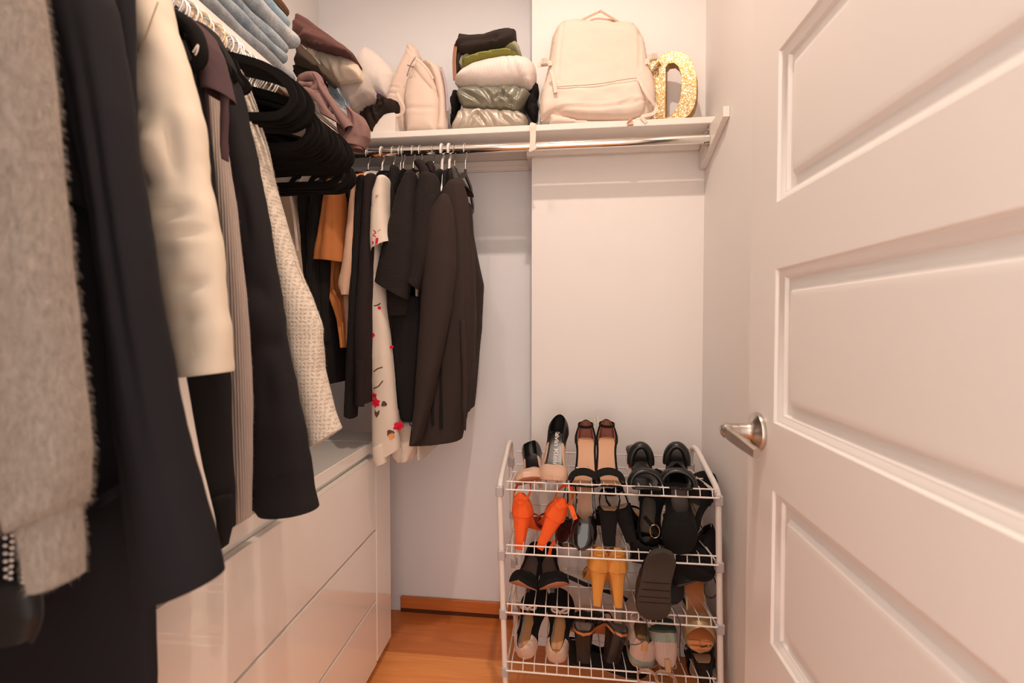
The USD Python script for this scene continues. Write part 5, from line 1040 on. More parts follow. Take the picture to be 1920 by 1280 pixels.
SS = [0, 0.03, 0.1, 0.2, 0.35, 0.5, 0.65, 0.75, 0.85, 0.93, 0.975, 1]
TOES = {'round': [0.0, 0.22, 0.33, 0.37, 0.33, 0.36, 0.46, 0.5, 0.46, 0.36, 0.23, 0.0], 'point': [0.0, 0.22, 0.33, 0.36, 0.32, 0.35, 0.45, 0.47, 0.36, 0.22, 0.12, 0.02],
        'square': [0.0, 0.22, 0.33, 0.37, 0.33, 0.36, 0.46, 0.49, 0.48, 0.47, 0.44, 0.36], 'wide': [0.0, 0.26, 0.38, 0.42, 0.42, 0.44, 0.49, 0.5, 0.46, 0.37, 0.24, 0.0]}
class Last:
    def __init__(s, L=0.235, W=0.078, heel=0.08, toe='round', ts=0.004, side=1, plat=0.0):
        s.L, s.W, s.heel, s.ts, s.side, s.plat = math.sqrt(L * L - heel * heel), W, heel, ts, side, plat
        from scipy.interpolate import PchipInterpolator
        s.wf = PchipInterpolator(SS, TOES[toe])
    def w(s, q): return s.W * float(s.wf(q))
    def c(s, q): return s.side * 0.007 * math.sin(math.pi * min(1, max(0, (q - 0.15) / 0.85)))
    def z(s, q):                                         # top of the sole
        t = min(1, max(0, (q - 0.16) / 0.54)); t = t * t * (3 - 2 * t)
        return s.heel * (1 - t) + s.ts + s.plat + 0.006 * max(0, (q - 0.85) / 0.15) ** 2
    def p(s, q, y, dz): return np.array([q * s.L, s.c(q) + y, s.z(q) + dz])
    def sole(s, q0=0.002, q1=0.998, grow=0.0, t=None, dz=0.0, n=30):
        t = s.ts if t is None else t; R = []
        for q in np.linspace(q0, q1, n):
            w = s.w(q) + grow * min(1, 6 * q, 6 * (1 - q) + 0.05)
            R.append([s.p(q, a * w, b * t + dz) for a, b in ((-1, -0.15), (-1, -0.85), (-0.9, -1), (0.9, -1), (1, -0.85), (1, -0.15), (0.92, 0), (-0.92, 0))])
        return loft(R)
    def insole(s, q0=0.03, q1=0.985, k=0.86, n=28, lift=0.0012):
        R = []
        for q in np.linspace(q0, q1, n):
            w = s.w(q) * k
            R.append([s.p(q, a * w, b) for a, b in ((-1, -0.001), (-0.9, lift), (0, lift * 1.1), (0.9, lift), (1, -0.001), (0, -0.002))])
        return loft(R)
    def shell(s, q0, q1, H, phi, th=0.0025, n=34, m=12, out=1.04, ex=0.62):
        """upper leather between q0 and q1: H(q) its height, phi(q) how far each side wraps over (90 = closed)"""
        sides = []
        u = np.linspace(0, 1, n)
        if q0 < 0.01: q0 = 0.0; u = u ** 1.6
        if q1 > 0.99: q1 = 1.0; u = 1 - (1 - u) ** 1.6
        for sg in (-1, 1):
            R = []
            for q in q0 + (q1 - q0) * u:
                f = np.radians(np.linspace(0, phi(q), m)); h = H(q); w = s.w(q) * out + 0.0012 * min(1, 40 * q, 40 * (1 - q) + 0.02)
                def arc(k): return [s.p(q, sg * (w - k) * math.cos(a) ** ex, -s.ts * 0.6 * (a == 0) + max(h - k, 0.0005) * math.sin(a) ** 0.9) for a in f]
                R.append(np.array(arc(0) + arc(min(th, w * 0.5))[::-1]))
            sides.append(loft(R))
        return cat_(sides)
    def over(s, q, H, wd, th, lean=0.0, n=22, out=1.06, f0=0, f1=180, q1=None, nx=0.0):
        """a strap arching over the foot at q"""
        P, N = [], []
        for a in np.radians(np.linspace(f0, f1, n)):
            qq = q + ((q1 - q) * (a - math.radians(f0)) / math.radians(f1 - f0) if q1 is not None else 0)
            y = s.w(qq) * out * math.cos(a); P.append(s.p(qq, y, H * math.sin(a) - s.ts * 0.3) + np.array([lean * math.sin(a), 0, 0])); N.append((nx * math.sin(a), math.cos(a) * 0.8, math.sin(a) + 0.05))
        return strap(P, N, wd, th)
    def puffy(s, q, H, r, lean=0.0, n=24, out=1.08, el=1.7):
        P = [s.p(q, s.w(q) * out * math.cos(a), H * math.sin(a)) + np.array([lean * math.sin(a), 0, 0]) for a in np.radians(np.linspace(-8, 188, n))]
        m = tube(P, r, 14); V = np.array(m.vertices); c = s.p(q, 0, 0)[0]
        V[:, 0] = c + (V[:, 0] - c) * el; m.vertices = V
        return m
    def block(s, tip=(0.035, 0.04), q1=0.2, back=0.004, z0=0.0, taper=1.0, n=10, top=1.0):
        ring = []
        qs = np.linspace(0.004, q1, 9); o = [(q * s.L, s.c(q) - s.w(q) * top) for q in qs] + [(q * s.L, s.c(q) + s.w(q) * top) for q in qs[::-1]]
        o = np.array(o); cx = q1 * s.L / 2; R = []
        a = np.arctan2(o[:, 1], o[:, 0] - cx)
        tp = np.stack([back + tip[0] / 2 + tip[0] / 2 * np.clip(1.35 * np.cos(a), -1, 1), tip[1] / 2 * np.clip(1.35 * np.sin(a), -1, 1)], 1)
        for f in np.linspace(0, 1, n):
            g = f ** taper; xy = o * (1 - g) + tp * g
            zt = np.array([s.z(q) - s.ts for q in np.r_[qs, qs[::-1]]]); R.append(np.c_[xy, zt * (1 - f) + z0 * f])
        return loft(R)
    def ankle(s, h=0.045, r=0.028, wd=0.009, th=0.0025, cx=0.03, tilt=-0.15, n=36):
        a = np.linspace(0, 2 * np.pi, n); zc = s.z(0.05) + h
        P = np.stack([cx + r * 1.15 * np.cos(a), r * 0.85 * np.sin(a), zc + tilt * r * np.cos(a)], 1)
        return strap(P, np.stack([np.cos(a), np.sin(a), 0 * a], 1), wd, th)

def place(heading, pitch=0.0, roll=0.0, local=(0, 0, 0), world=(0, 0, 0)):
    tr_ = trimesh.transformations
    M = tr_.rotation_matrix(math.radians(90 - heading), (0, 0, 1)) @ tr_.rotation_matrix(math.radians(-pitch), (0, 1, 0)) @ tr_.rotation_matrix(math.radians(roll), (1, 0, 0))
    M[:3, 3] = np.asarray(world) - M[:3, :3] @ np.asarray(local, float)
    return M

def shoe(name, label, cat, parts, M, group=None):
    """parts: (name, mesh, material[, parent index][, label])"""
    ms = []
    for p in parts:
        m = tri(p[1]).copy(); m.apply_transform(M); ms.append(m)
    b = trimesh.util.concatenate(ms).bounds
    t = thing(name, label, cat, ((b[0][0] + b[1][0]) / 2, (b[0][1] + b[1][1]) / 2, b[0][2]), group)
    made = []
    for p, m in zip(parts, ms):
        par = made[p[3]] if len(p) > 3 and p[3] is not None else t
        made.append(part(par, p[0], m, p[2], 45))
    return t

def text_on(txt, h, x0, y0, z, along=1, bold=False):
    """lettering laid on an insole, reading along the shoe"""
    m = meshkit.text_mesh(txt, h, 0.0006, bold); V = np.array(m.vertices)
    w = V[:, 0].max() - V[:, 0].min(); V[:, 0] -= V[:, 0].min() + w / 2; V[:, 1] -= h / 2
    m.vertices = np.stack([x0 + along * V[:, 0], y0 + along * V[:, 1], z + V[:, 2]], 1)
    return m

def pump_upper(la, top=0.052, open_to=0.66, vamp=0.048, toe_h=0.030):
    H = lambda q: np.interp(q, [0, 0.08, 0.2, 0.4, 0.6, 0.7, 0.85, 1.0], [top * 1.05, top, top * 0.92, top * 0.74, vamp, vamp, toe_h, 0.010])
    ph = lambda q: np.interp(q, [0, 0.15, 0.3, open_to - 0.12, open_to - 0.03, open_to + 0.01], [78, 62, 56, 52, 66, 90])
    return H, ph

def pump(la, mat_back, mat_toe, insole, heel_mat, tip, sole_mat, split=None, txt=None, q1=0.17, taper=0.55, top=0.052):
    H, ph = pump_upper(la, top)
    P = [('sole', la.sole(), sole_mat), ('insole', la.insole(0.02, 0.9), insole)]
    if split:
        P += [('heel_counter', la.shell(0.004, split, H, ph), mat_back), ('toe_cap', la.shell(split, 0.996, H, ph), mat_toe)]
    else:
        P += [('upper', la.shell(0.004, 0.996, H, ph, n=46), mat_toe)]
    P.append(('heel', la.block(tip, q1, 0.012, 0, taper), heel_mat))
    if txt: P.append(('lettering', txt, paint('white_print', (0.78, 0.70, 0.66), 0.6, 0.3), 1))
    return P

def sandal(la, mat, insole, heel_mat, tip, straps=(0.74,), H=0.040, wd=0.026, ankle=True, counter=True, cmat=None, plat_mat=None, q1=0.2, lining=None):
    P = [('sole', la.sole(grow=0.001), plat_mat or mat), ('insole', la.insole(), insole)]
    for q in straps: P.append(('toe_strap', la.over(q, H, wd, 0.003, nx=0.7), mat))
    if counter:
        Hc = lambda q: np.interp(q, [0, 0.1, 0.25], [0.062, 0.052, 0.010]); pc = lambda q: np.interp(q, [0, 0.25], [74, 40])
        P.append(('heel_counter', la.shell(0.004, 0.26, Hc, pc, n=16), cmat or mat))
        if lining: P.append(('lining', la.shell(0.009, 0.25, lambda q: Hc(q) * 0.97, pc, n=18, out=0.93), lining, len(P) - 1))
    if ankle: P.append(('ankle_strap', la.ankle(), mat))
    P.append(('heel', la.block(tip, q1, 0.006, 0, 0.8), heel_mat))
    return P
def buckle(la, x, y, z, mat=GOLDB, s=0.009):
    c = np.array([x, y, z]); q = [c + (s, 0, s * 0.8), c + (-s, 0, s * 0.8), c + (-s, 0, -s * 0.8), c + (s, 0, -s * 0.8), c + (s, 0, s * 0.8)]
    return tube(np.array(q), 0.0012, 6)

def W(u, v, Y): return at(u, v, Y=Y)
# ---- top tier
for k, (hd, pt, rl, u, v, Y, lab) in enumerate(((192, 24, 20, 984, 898, 1.340, 'nude pump tipped so its brown sole shows, leftmost on the top tier'), (184, 2, 0, 1037, 901, 1.335, 'nude-toed pump with black heel quarter and white lettering on its insole'))):
    la = Last(0.245, 0.084, 0.10, 'round', 0.005, -1 if k else 1)
    tx = text_on('Calvin Klein', 0.0125, 0.36 * la.L, la.c(0.3), 0, 1, True); V = np.array(tx.vertices); V[:, 2] += [la.z(x / la.L) + 0.0016 for x in V[:, 0]]; tx.vertices = V
    H = lambda q: np.interp(q, [0, 0.08, 0.2, 0.4, 0.6, 0.78, 0.88, 1.0], [0.056, 0.052, 0.046, 0.036, 0.030, 0.036, 0.030, 0.012])
    ph = lambda q: np.interp(q, [0, 0.15, 0.3, 0.7, 0.76, 0.80], [78, 62, 56, 52, 64, 90])
    ps = [('sole', la.sole(), SOLEB), ('insole', la.insole(0.02, 0.9), BLEATH), ('heel_quarter', la.shell(0.004, 0.42, H, ph), BLEATH), ('toe_cap', la.shell(0.42, 0.996, H, ph, n=40), NUDE), ('heel', la.block((0.011, 0.011), 0.17, 0.012, 0, 0.55), NUDE), ('lettering', tx, paint('white_print', (0.78, 0.70, 0.66), 0.6, 0.3), 1)]
    if k == 0: ps.pop()
    shoe('pump', lab, 'shoe', ps, place(hd, pt, rl, la.p(0.97, 0, -0.005), W(u, v, Y)))
for k, (u, hu, lab) in enumerate(((1090, 1097, 'black sandal with tan insole and brown heel lining, left one of its pair'), (1147, 1138, 'black sandal with tan insole and brown heel lining, right one of its pair'))):
    la = Last(0.25, 0.088, 0.108, 'round', 0.005, -1 if k else 1)
    ps = sandal(la, SUEDE, TAN, SUEDE, (0.011, 0.012), (0.80,), 0.036, 0.030, True, True, SUEDE, SUEDE, 0.17, BROWNL)
    ps.append(('buckle', buckle(la, 0.03, (0.03 if k == 0 else -0.03), la.z(0) + 0.06), GOLDB))
    d = W(u, 905, 1.36) - W(hu, 905, 1.55); hd = math.degrees(math.atan2(d[0], d[1]))
    shoe('sandal', lab, 'shoe', ps, place(hd, 6, 0, la.p(0.99, 0, -0.004), W(u, 912, 1.328)))
for k, (u, hu, lab) in enumerate(((1213, 1192, 'black padded two-band slide sandal, left of the pair on the top tier'), (1276, 1270, 'black padded two-band slide sandal at the right end of the top tier'))):
    la = Last(0.235, 0.082, 0.06, 'square' if k == 0 else 'round', 0.007, -1 if k else 1)
    ps = [('sole', la.sole(grow=0.002, t=0.007), BLEATH), ('insole', la.insole(0.02, 0.98, 0.9), BLEATH), ('front_band', la.puffy(0.80, 0.036, 0.0085, -0.006, el=1.9), BLEATH), ('instep_band', la.puffy(0.40, 0.050, 0.0115, 0.0, el=1.5), BLEATH), ('heel', la.block((0.032, 0.04), 0.2, 0.004), REDS)]
    sc = [tube(np.array([la.p(0.10 + 0.028 * math.sin(t * 2.3), 0.022 * math.cos(t), 0.0022) for t in np.linspace(0.3, 2.8, 26)]) + np.array([0, 0, 0.0]), 0.0007, 4)]
    ps.append(('script_print', cat_(sc), paint('silver_print', (0.6, 0.55, 0.52), 0.5, 0.4), 1))
    d = W(u, 905, 1.36) - W(hu, 905, 1.55); hd = math.degrees(math.atan2(d[0], d[1]))
    shoe('slide_sandal', lab, 'shoe', ps, place(hd, -2, 0, la.p(0.98, 0, -0.006), W(u, 918, 1.325)))

# ---- second tier
def orange(lab, hd, pt, rl, w, strap_out, k):
    la = Last(0.235, 0.076, 0.098, 'round', 0.005, 1)
    ps = sandal(la, ORANGE, REDIN, ORANGE, (0.022, 0.022), (0.78,), 0.036, 0.030, False, False, q1=0.2)
    Hc = lambda q: np.interp(q, [0, 0.1, 0.2, 0.34], [0.074, 0.066, 0.045, 0.012]); pc = lambda q: np.interp(q, [0, 0.34], [76, 40])
    ps.append(('heel_counter', la.shell(0.004, 0.34, Hc, lambda q: pc(q) + 10, n=24, out=1.1, ex=0.95), ORANGE))
    ps.append(('ankle_strap', la.ankle(0.066, 0.027, 0.011, 0.003, 0.030, 0.9), ORANGE))
    if strap_out:
        z = la.z(0) + 0.058
        ps.append(('strap_end', strap([(0.015, -0.026, z), (0.004, -0.036, z - 0.004), (-0.002, -0.046, z - 0.012), (-0.002, -0.056, z - 0.022)], (-1, -0.3, 0.3), 0.013, 0.0025), ORANGE))
        ps.append(('buckle', buckle(la, -0.002, -0.049, z - 0.016, GOLDB, 0.007), GOLDB))
        ps.append(('loose_strap', strap([(0.06, -0.03, 0.02), (0.05, -0.028, 0.0), (0.04, -0.034, -0.02)], (-1, 0, 0), 0.010, 0.0025), ORANGE))
    return shoe('sandal', lab, 'shoe', ps, place(hd, pt, rl, (0.014, 0, 0), w))
orange('bright orange block-heel sandal standing upright at the left of the second tier', 14, 2, 2, W(974, 1028, 1.365), False, 0)
orange('bright orange block-heel sandal leaning right with its buckle open', 10, 0, 24, W(1012, 1027, 1.362), True, 1)
for lab, hd, pt, u, v, Y in (('glossy black patent slingback with tan insole, toe over the second tier front', 186, -36, 1089, 1031, 1.345), ('glossy black patent shoe lying behind the leaning orange sandal', 196, -18, 1056, 1024, 1.385)):
    la = Last(0.225, 0.076, 0.07, 'round', 0.005, 1); H, ph = pump_upper(la, 0.05, 0.66, 0.045, 0.032)
    ps = [('sole', la.sole(), PATENT), ('insole', la.insole(0.03, 0.8), TAN), ('toe_cap', la.shell(0.60, 0.996, H, lambda q: np.interp(q, [0.6, 0.66], [70, 90])), PATENT), ('sling_strap', strap([la.p(0.6, -0.034, 0.03), la.p(0.35, -0.030, 0.035), la.p(0.1, -0.028, 0.036), la.p(0.0, -0.012, 0.038), la.p(-0.02, 0.0, 0.038), la.p(0.0, 0.012, 0.038), la.p(0.1, 0.028, 0.036), la.p(0.35, 0.030, 0.035), la.p(0.6, 0.034, 0.03)], [(0, -1, 0.1), (0, -1, 0.1), (0, -1, 0.1), (-0.7, -0.7, 0.1), (-1, 0, 0.1), (-0.7, 0.7, 0.1), (0, 1, 0.1), (0, 1, 0.1), (0, 1, 0.1)], 0.014, 0.003), PATENT), ('heel', la.block((0.014, 0.016), 0.18, 0.006), PATENT)]
    shoe('slingback', lab, 'shoe', ps, place(hd, pt, 0, la.p(0.98, 0, -0.005), W(u, v, Y)))
def suede_sandal(lab, hd, rl, w, heel=0.10, pt=0, ank=True, insole=TAN, cross=False, plat=None, tip=(0.03, 0.034), anchor=(0.02, 0, 0), mat=None):
    mat = mat or SUEDE; la = Last(0.235, 0.078, heel, 'round', 0.006, 1)
    ps = sandal(la, mat, insole, mat, tip, (0.76, 0.6) if cross else (0.77,), 0.040, 0.028, ank, False, plat_mat=plat or mat, q1=0.22)
    if ank: ps.append(('heel_loop', strap([la.p(0.12, -0.026, 0.0), la.p(0.05, -0.029, 0.03), la.p(0.05, -0.025, 0.052)], (0, -1, 0), 0.012, 0.003), mat)); ps.append(('heel_loop', strap([la.p(0.12, 0.026, 0.0), la.p(0.05, 0.029, 0.03), la.p(0.05, 0.025, 0.052)], (0, 1, 0), 0.012, 0.003), mat))
    return shoe('sandal', lab, 'shoe', ps, place(hd, pt, rl, anchor, w))
suede_sandal('black suede sandal with thick block heel in the middle of the second tier', 0, 0, W(1142, 1020, 1.368), 0.098)
suede_sandal('black suede sandal with tan insole and slanting strap, right of the block heel', 12, -20, W(1184, 1012, 1.375), 0.092, tip=(0.026, 0.030))
def loafer(lab, hd, pt, rl, w, mat=SUEDE, sole=None, anchor=0.02, L=0.24, top=0.055, wd=0.086, edge=ORSOLE, hl=0.025):
    la = Last(L, wd, hl, 'round', 0.010, 1); H, ph = pump_upper(la, top, 0.56, 0.058, 0.042)
    ps = [('sole', la.sole(grow=0.001, t=0.006, dz=-0.002), edge), ('insole', la.insole(0.03, 0.7), INGREY), ('upper', la.shell(0.004, 0.996, H, ph, n=46), mat), ('vamp_band', la.over(0.6, 0.060, 0.024, 0.003), mat), ('heel', la.block((0.05, 0.055), 0.26, 0.002), BLEATH)]
    return shoe('loafer', lab, 'shoe', ps, place(hd, pt, rl, la.p(anchor, 0, -0.006), w))
loafer('black suede loafer standing toe up behind the slanting-strap sandal', 20, 55, 0, W(1216, 1022, 1.40))
loafer('black suede ankle shoe with orange sole edge, heel hanging over the second tier', 184, -62, 0, W(1272, 1038, 1.345), anchor=0.985, wd=0.092)
loafer('black suede shoe lying sideways with orange sole at the right of the second tier', 40, 40, 14, W(1282, 1002, 1.40), anchor=0.03)
loafer('black suede flat lying low under the slanting-strap sandal', 100, -6, 30, W(1186, 1026, 1.40), anchor=0.03)
bk = solo('shoe_buckle_strap', cat_([strap([W(1208, 968, 1.36), W(1222, 984, 1.352), W(1232, 1006, 1.35)], (0, -1, 0), 0.012, 0.003)]), SUEDE, 'black buckled strap trailing between the suede shoes on the second tier', 'strap')
part(bk, 'buckle', tube(smooth_path([W(1222, 985, 1.345), W(1230, 984, 1.345), W(1234, 1005, 1.343), W(1226, 1008, 1.343)], 24, True), 0.0012, 6), GOLDB)

# ---- third tier
for k, (hd, pt, rl, u, v, lab) in enumerate(((186, 36, -8, 978, 1098, 'black pump showing the worn tan sole of its toe, left of the third tier'), (174, 36, 8, 1040, 1100, 'black pump with worn tan toe sole, second from the left on the third tier'))):
    la = Last(0.24, 0.086, 0.10, 'point' if k == 0 else 'round', 0.005, -1 if k else 1)
    H = lambda q: np.interp(q, [0, 0.08, 0.2, 0.4, 0.6, 0.74, 0.88, 1.0], [0.056, 0.052, 0.046, 0.036, 0.032, 0.040, 0.030, 0.010])
    ph = lambda q: np.interp(q, [0, 0.15, 0.3, 0.66, 0.72, 0.76], [78, 62, 56, 52, 64, 90])
    ps = [('sole', la.sole(grow=0.001), SOLEB), ('insole', la.insole(0.02, 0.9), INGREY), ('upper', la.shell(0.004, 0.996, H, ph, n=46), SUEDE), ('heel', la.block((0.012, 0.012), 0.18, 0.012, 0, 0.55), BLEATH)]
    shoe('pump', lab, 'shoe', ps, place(hd, pt, rl, la.p(0.80, 0, -0.005), W(u, v, 1.372)))
for k, (hd, u, v, rl, lab) in enumerate(((4, 1119, 1133, 3, 'mustard suede block-heel shoe, left one of the pair on the third tier'), (-2, 1159, 1136, -1, 'mustard suede block-heel shoe, right one of the pair on the third tier'))):
    la = Last(0.235, 0.076, 0.10, 'round', 0.005, 1)
    ps = sandal(la, MUST, TAN, MUST, (0.024, 0.021), (0.78,), 0.036, 0.030, True, False, q1=0.2)
    Hc = lambda q: np.interp(q, [0, 0.1, 0.2, 0.34], [0.074, 0.066, 0.05, 0.012]); pc = lambda q: np.interp(q, [0, 0.34], [76, 40])
    ps.append(('heel_counter', la.shell(0.004, 0.34, Hc, lambda q: pc(q) + 10, n=24, out=1.12, ex=0.95), MUST))
    ps.append(('bow_tie', tube(smooth_path([la.p(0.0, 0.006, 0.070), la.p(-0.02, 0.014, 0.066), la.p(-0.01, 0.020, 0.060), la.p(0.02, 0.02, 0.06)], 14), 0.0016, 6), MUST))
    shoe('block_heel', lab, 'shoe', ps, place(hd, 0, rl, (0.016, 0, 0), W(u, v, 1.362)))
la = Last(0.255, 0.088, 0.004, 'wide', 0.016, 1)
grooves = [bx(q * la.L - 0.0012, q * la.L + 0.0012, -la.w(q) * 0.95 + la.c(q), la.w(q) * 0.95 + la.c(q), la.z(q) - 0.0170, la.z(q) - 0.0155) for q in (0.42, 0.52, 0.62, 0.70)]
shoe('slipper', 'black slipper hung toe down with its grey rubber sole facing out', 'shoe', [('outsole', la.sole(grow=0.002), RUB), ('sole_groove', grooves[0], BLEATH, 0), ('sole_groove', grooves[1], BLEATH, 0), ('sole_groove', grooves[2], BLEATH, 0), ('sole_groove', grooves[3], BLEATH, 0), ('upper', la.shell(0.45, 0.996, lambda q: np.interp(q, [0.45, 0.6, 1], [0.05, 0.055, 0.02]), lambda q: 90), LEATHER), ('strap_edge', la.over(0.35, 0.05, 0.02, 0.003), LEATHER)], place(-4, -69, 3, la.p(0.995, 0, -0.012), W(1224, 1160, 1.318)))
def sneaker(name, lab, up, mid, out, M, trim=None, mint=None, laces=None, collar=None, L=0.255, tongue=None, mesh_dots=False):
    la = Last(L, 0.088, 0.010, 'wide', 0.024, 1)
    H = lambda q: np.interp(q, [0, 0.05, 0.15, 0.3, 0.45, 0.6, 0.8, 1.0], [0.068, 0.072, 0.066, 0.060, 0.064, 0.060, 0.042, 0.020])
    ph = lambda q: np.interp(q, [0, 0.1, 0.3, 0.36, 0.42], [72, 58, 60, 72, 90])
    ps = [('midsole', la.sole(grow=0.004, t=0.020, dz=0.002), mid), ('outsole', la.sole(grow=0.003, t=0.006, dz=-0.018), out, 0), ('upper', la.shell(0.004, 0.996, H, ph, th=0.005, n=46, out=1.03), up), ('lining', la.insole(0.05, 0.6, 0.85), collar or up)]
    if mint is not None: ps.append(('rand', la.shell(0.002, 0.998, lambda q: 0.016, lambda q: 70, th=0.002, out=1.075, n=40), mint))
    if trim is not None:
        ps.append(('side_stripe', la.shell(0.12, 0.2, lambda q: 0.05, lambda q: 52, th=0.002, out=1.06, n=8), trim)); ps.append(('heel_tab', bx(-0.005, 0.002, -0.008, 0.008, la.z(0) + 0.045, la.z(0) + 0.078, 0.002), mid))
    if laces is not None:
        for i, q in enumerate((0.44, 0.52, 0.60)): ps.append(('lace', la.over(q, H(q) + 0.003, 0.006, 0.003, f0=50, f1=130), laces))
        z = la.z(0.42) + H(0.42)
        for sg in (-1, 1): ps.append(('lace_loop', tube(smooth_path([(0.42 * la.L, 0, z), (0.38 * la.L, sg * 0.02, z + 0.022), (0.33 * la.L, sg * 0.036, z + 0.02), (0.33 * la.L, sg * 0.03, z + 0.002), (0.40 * la.L, sg * 0.008, z + 0.004)], 26), 0.0018, 6), laces))
    return shoe(name, lab, 'shoe', ps, M)
sneaker('sneaker', 'black mesh sneaker lying on its side at the right of the third tier', fabric('black_mesh', (0.012, 0.011, 0.011), 'weave', scale=420.0, bump=0.9, rough=0.7), BLEATH, RUB, place(228, -6, 36, (0.24, 0, 0), W(1280, 1100, 1.37)), laces=BLACKP)
cord = lambda pts, r, n=40: tube(smooth_path(pts, n), r, 6)
solo('elastic_cord', cord([W(1330, 1050, 1.44), W(1338, 1080, 1.42), W(1344, 1100, 1.40), W(1340, 1118, 1.40), W(1325, 1118, 1.41), W(1322, 1096, 1.42), W(1334, 1082, 1.42)], 0.0016), BLACKP, 'loop of black elastic cord hanging at the right rack frame', 'cord')
loafer('black leather strappy sandal jammed behind the hung slipper', 150, -30, 20, W(1268, 1128, 1.38), LEATHER, anchor=0.97, edge=TAN)
solo('lace', cord([W(1143, 1168, 1.325), W(1160, 1195, 1.32), W(1180, 1207, 1.318), W(1200, 1206, 1.318), W(1212, 1194, 1.32), W(1213, 1170, 1.322), W(1210, 1150, 1.33)], 0.0012), BLACKP, 'thin black lace looping in front of the pink sneaker', 'lace')
solo('lace', cord([W(1258, 1130, 1.335), W(1268, 1150, 1.325), W(1275, 1168, 1.32), W(1275, 1200, 1.32), W(1276, 1242, 1.325)], 0.0014), BLACKP, 'black lace hanging straight down beside the upturned sneaker', 'lace')
solo('belt', strap(smooth_path([W(1002, 1062, 1.60), W(1068, 1082, 1.60), W(1110, 1100, 1.60), W(1150, 1112, 1.60), W(1184, 1130, 1.60)], 20), (0, -1, 0.1), 0.014, 0.003), LEATHER, 'narrow black belt lying along the back of the third tier', 'belt')

# ---- bottom tier
FLATIN = paint('amber_insole', (0.90, 0.43, 0.18), 0.45, 0.4, 0.05, 300)
for k, (hd, rl, u, v, Y, lab) in enumerate(((10, -8, 984, 1234, 1.375, 'black flat with cream heel and a bow, left of the bottom tier'), (2, 0, 1043, 1242, 1.365, 'black flat with cream heel and a bow, second on the bottom tier'))):
    la = Last(0.235, 0.086, 0.012, 'round', 0.008, 1 if k == 0 else -1); H, ph = pump_upper(la, 0.046, 0.52, 0.05, 0.034)
    ps = [('sole', la.sole(grow=0.001, t=0.008), CREAML), ('insole', la.insole(0.03, 0.75, 0.62, lift=0.003), FLATIN), ('heel_counter', la.shell(0.004, 0.22, H, ph, n=16, out=1.06), CREAML), ('upper', la.shell(0.2, 0.996, H, ph, n=40), SUEDE), ('lining', la.shell(0.02, 0.5, lambda q: H(q) * 0.96, ph, n=20, out=0.97), SUEDE),
          ('bow', cat_([tube(smooth_path([la.p(0.53, 0, 0.052), la.p(0.55, s_ * 0.014, 0.062), la.p(0.57, s_ * 0.026, 0.058), la.p(0.56, s_ * 0.024, 0.049), la.p(0.54, 0, 0.052)], 20), 0.004, 8) for s_ in (-1, 1)] + [trimesh.creation.icosphere(subdivisions=2, radius=0.006).apply_translation(la.p(0.53, 0, 0.053))]), CREAML)]
    shoe('flat_shoe', lab, 'shoe', ps, place(hd, 26, rl, la.p(0.02, 0, -0.008), W(u, v, Y)))
for hd, rl, u, v, Y, lab in ((4, 0, 1094, 1237, 1.375, 'black sandal with an orange platform edge and thick heel on the bottom tier'), (-14, 16, 1146, 1238, 1.385, 'black sandal with an orange platform edge, leaning beside the pink sneaker')):
    la = Last(0.235, 0.08, 0.085, 'round', 0.012, 1)
    ps = [('sole', la.sole(grow=0.002, t=0.009, dz=-0.004), ORSOLE), ('welt', la.sole(grow=0.0025, t=0.004), BLEATH), ('insole', la.insole(), INGREY), ('toe_strap', la.over(0.75, 0.042, 0.03, 0.003), BLEATH), ('instep_strap', la.over(0.5, 0.055, 0.014, 0.003), BLEATH), ('heel', la.block((0.034, 0.038), 0.22, 0.006), BLEATH)]
    shoe('sandal', lab, 'shoe', ps, place(hd, 0, rl, (0.02, 0, 0), W(u, v, Y)))
WHITER = paint('white_rubber', (0.60, 0.50, 0.44), 0.6, 0.3)
loafer('black canvas shoe with white rubber edge flat at the back of the bottom tier', 98, 0, -14, W(1070, 1236, 1.46), anchor=0.03, edge=WHITER, hl=0.004, wd=0.092)
sneaker('sneaker', 'pink and mint running sneaker standing heel out with loose pale laces', PINKM, TANR, TANR, place(6, 10, 4, (0.0, 0, 0.0), W(1203, 1262, 1.36)), trim=DKGREEN, mint=MINT, laces=CREAML, collar=GREENR)
sneaker('sneaker', 'pink and mint running sneaker turned upside down, green sole up', PINKM, TANR, GREENR, place(2, -26, 178, (0.0, 0, 0.024), W(1247, 1192, 1.372)), trim=DKGREEN, mint=MINT, laces=CREAML, collar=GREENR)
la = Last(0.235, 0.084, 0.04, 'round', 0.008, 1)
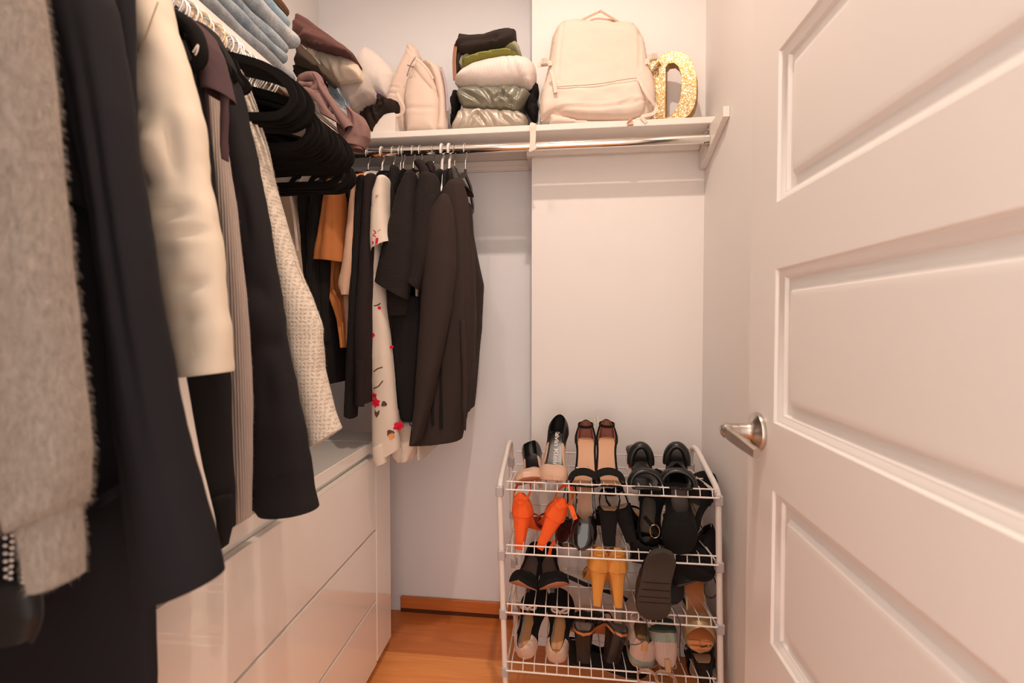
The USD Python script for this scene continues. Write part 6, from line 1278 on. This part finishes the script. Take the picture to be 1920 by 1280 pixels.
ps = [('sole', la.sole(grow=0.002, t=0.010), GOLDL), ('insole', la.insole(0.03, 0.985, 0.92), ORSOLE), ('cross_strap', la.over(0.62, 0.050, 0.040, 0.003, q1=0.80), GOLDL), ('cross_strap', la.over(0.80, 0.046, 0.036, 0.003, q1=0.60), GOLDL), ('heel', la.block((0.045, 0.05), 0.26, 0.004), GOLDL)]
for q in (0.86, 0.93): ps.append(('insole_seam', strap([la.p(q, -la.w(q) * 0.8, 0.0018), la.p(q, 0, 0.002), la.p(q, la.w(q) * 0.8, 0.0018)], (0, 0, 1), 0.0014, 0.0006), BROWNL, 1))
shoe('sandal', 'gold crossed-strap sandal with orange insole at the right of the bottom tier', 'shoe', ps, place(186, -30, 0, la.p(0.985, 0, -0.008), W(1312, 1222, 1.36)))
suede_sandal('black leather strappy sandal at the bottom right corner of the rack', 200, 20, W(1310, 1262, 1.40), 0.07, -10, cross=True, anchor=(0.2, 0, 0), mat=LEATHER)
suede_sandal('black leather heel with a thick block at the right end of the bottom tier', 8, -8, W(1326, 1292, 1.385), 0.08, mat=LEATHER)
# nude strappy sandals on the floor in front
for u, v, hd, lab in ((1214, 1290, 6, 'nude strappy sandal on the floor in front of the rack, left one'), (1250, 1296, -6, 'nude strappy sandal on the floor in front of the rack, right one')):
    la = Last(0.235, 0.078, 0.10, 'round', 0.005, 1)
    c = W(u, v, 1.30); c[2] = 0.0
    ps = [('sole', la.sole(), NUDE), ('insole', la.insole(), TAN), ('toe_strap', la.over(0.78, 0.038, 0.02, 0.003), NUDE), ('cross_strap', la.over(0.55, 0.055, 0.012, 0.003, q1=0.7), NUDE), ('cross_strap', la.over(0.7, 0.055, 0.012, 0.003, q1=0.55), NUDE), ('heel', la.block((0.016, 0.018), 0.18, 0.006), NUDE)]
    Hc = lambda q: np.interp(q, [0, 0.1, 0.25], [0.075, 0.065, 0.02]); pc = lambda q: np.interp(q, [0, 0.25], [74, 40])
    ps.append(('heel_counter', la.shell(0.004, 0.26, Hc, pc, n=16), NUDE)); ps.append(('ankle_strap', la.ankle(0.08, 0.032, 0.012), NUDE))
    shoe('sandal', lab, 'shoe', ps, place(hd, 0, 0, (0.02, 0, 0), c))
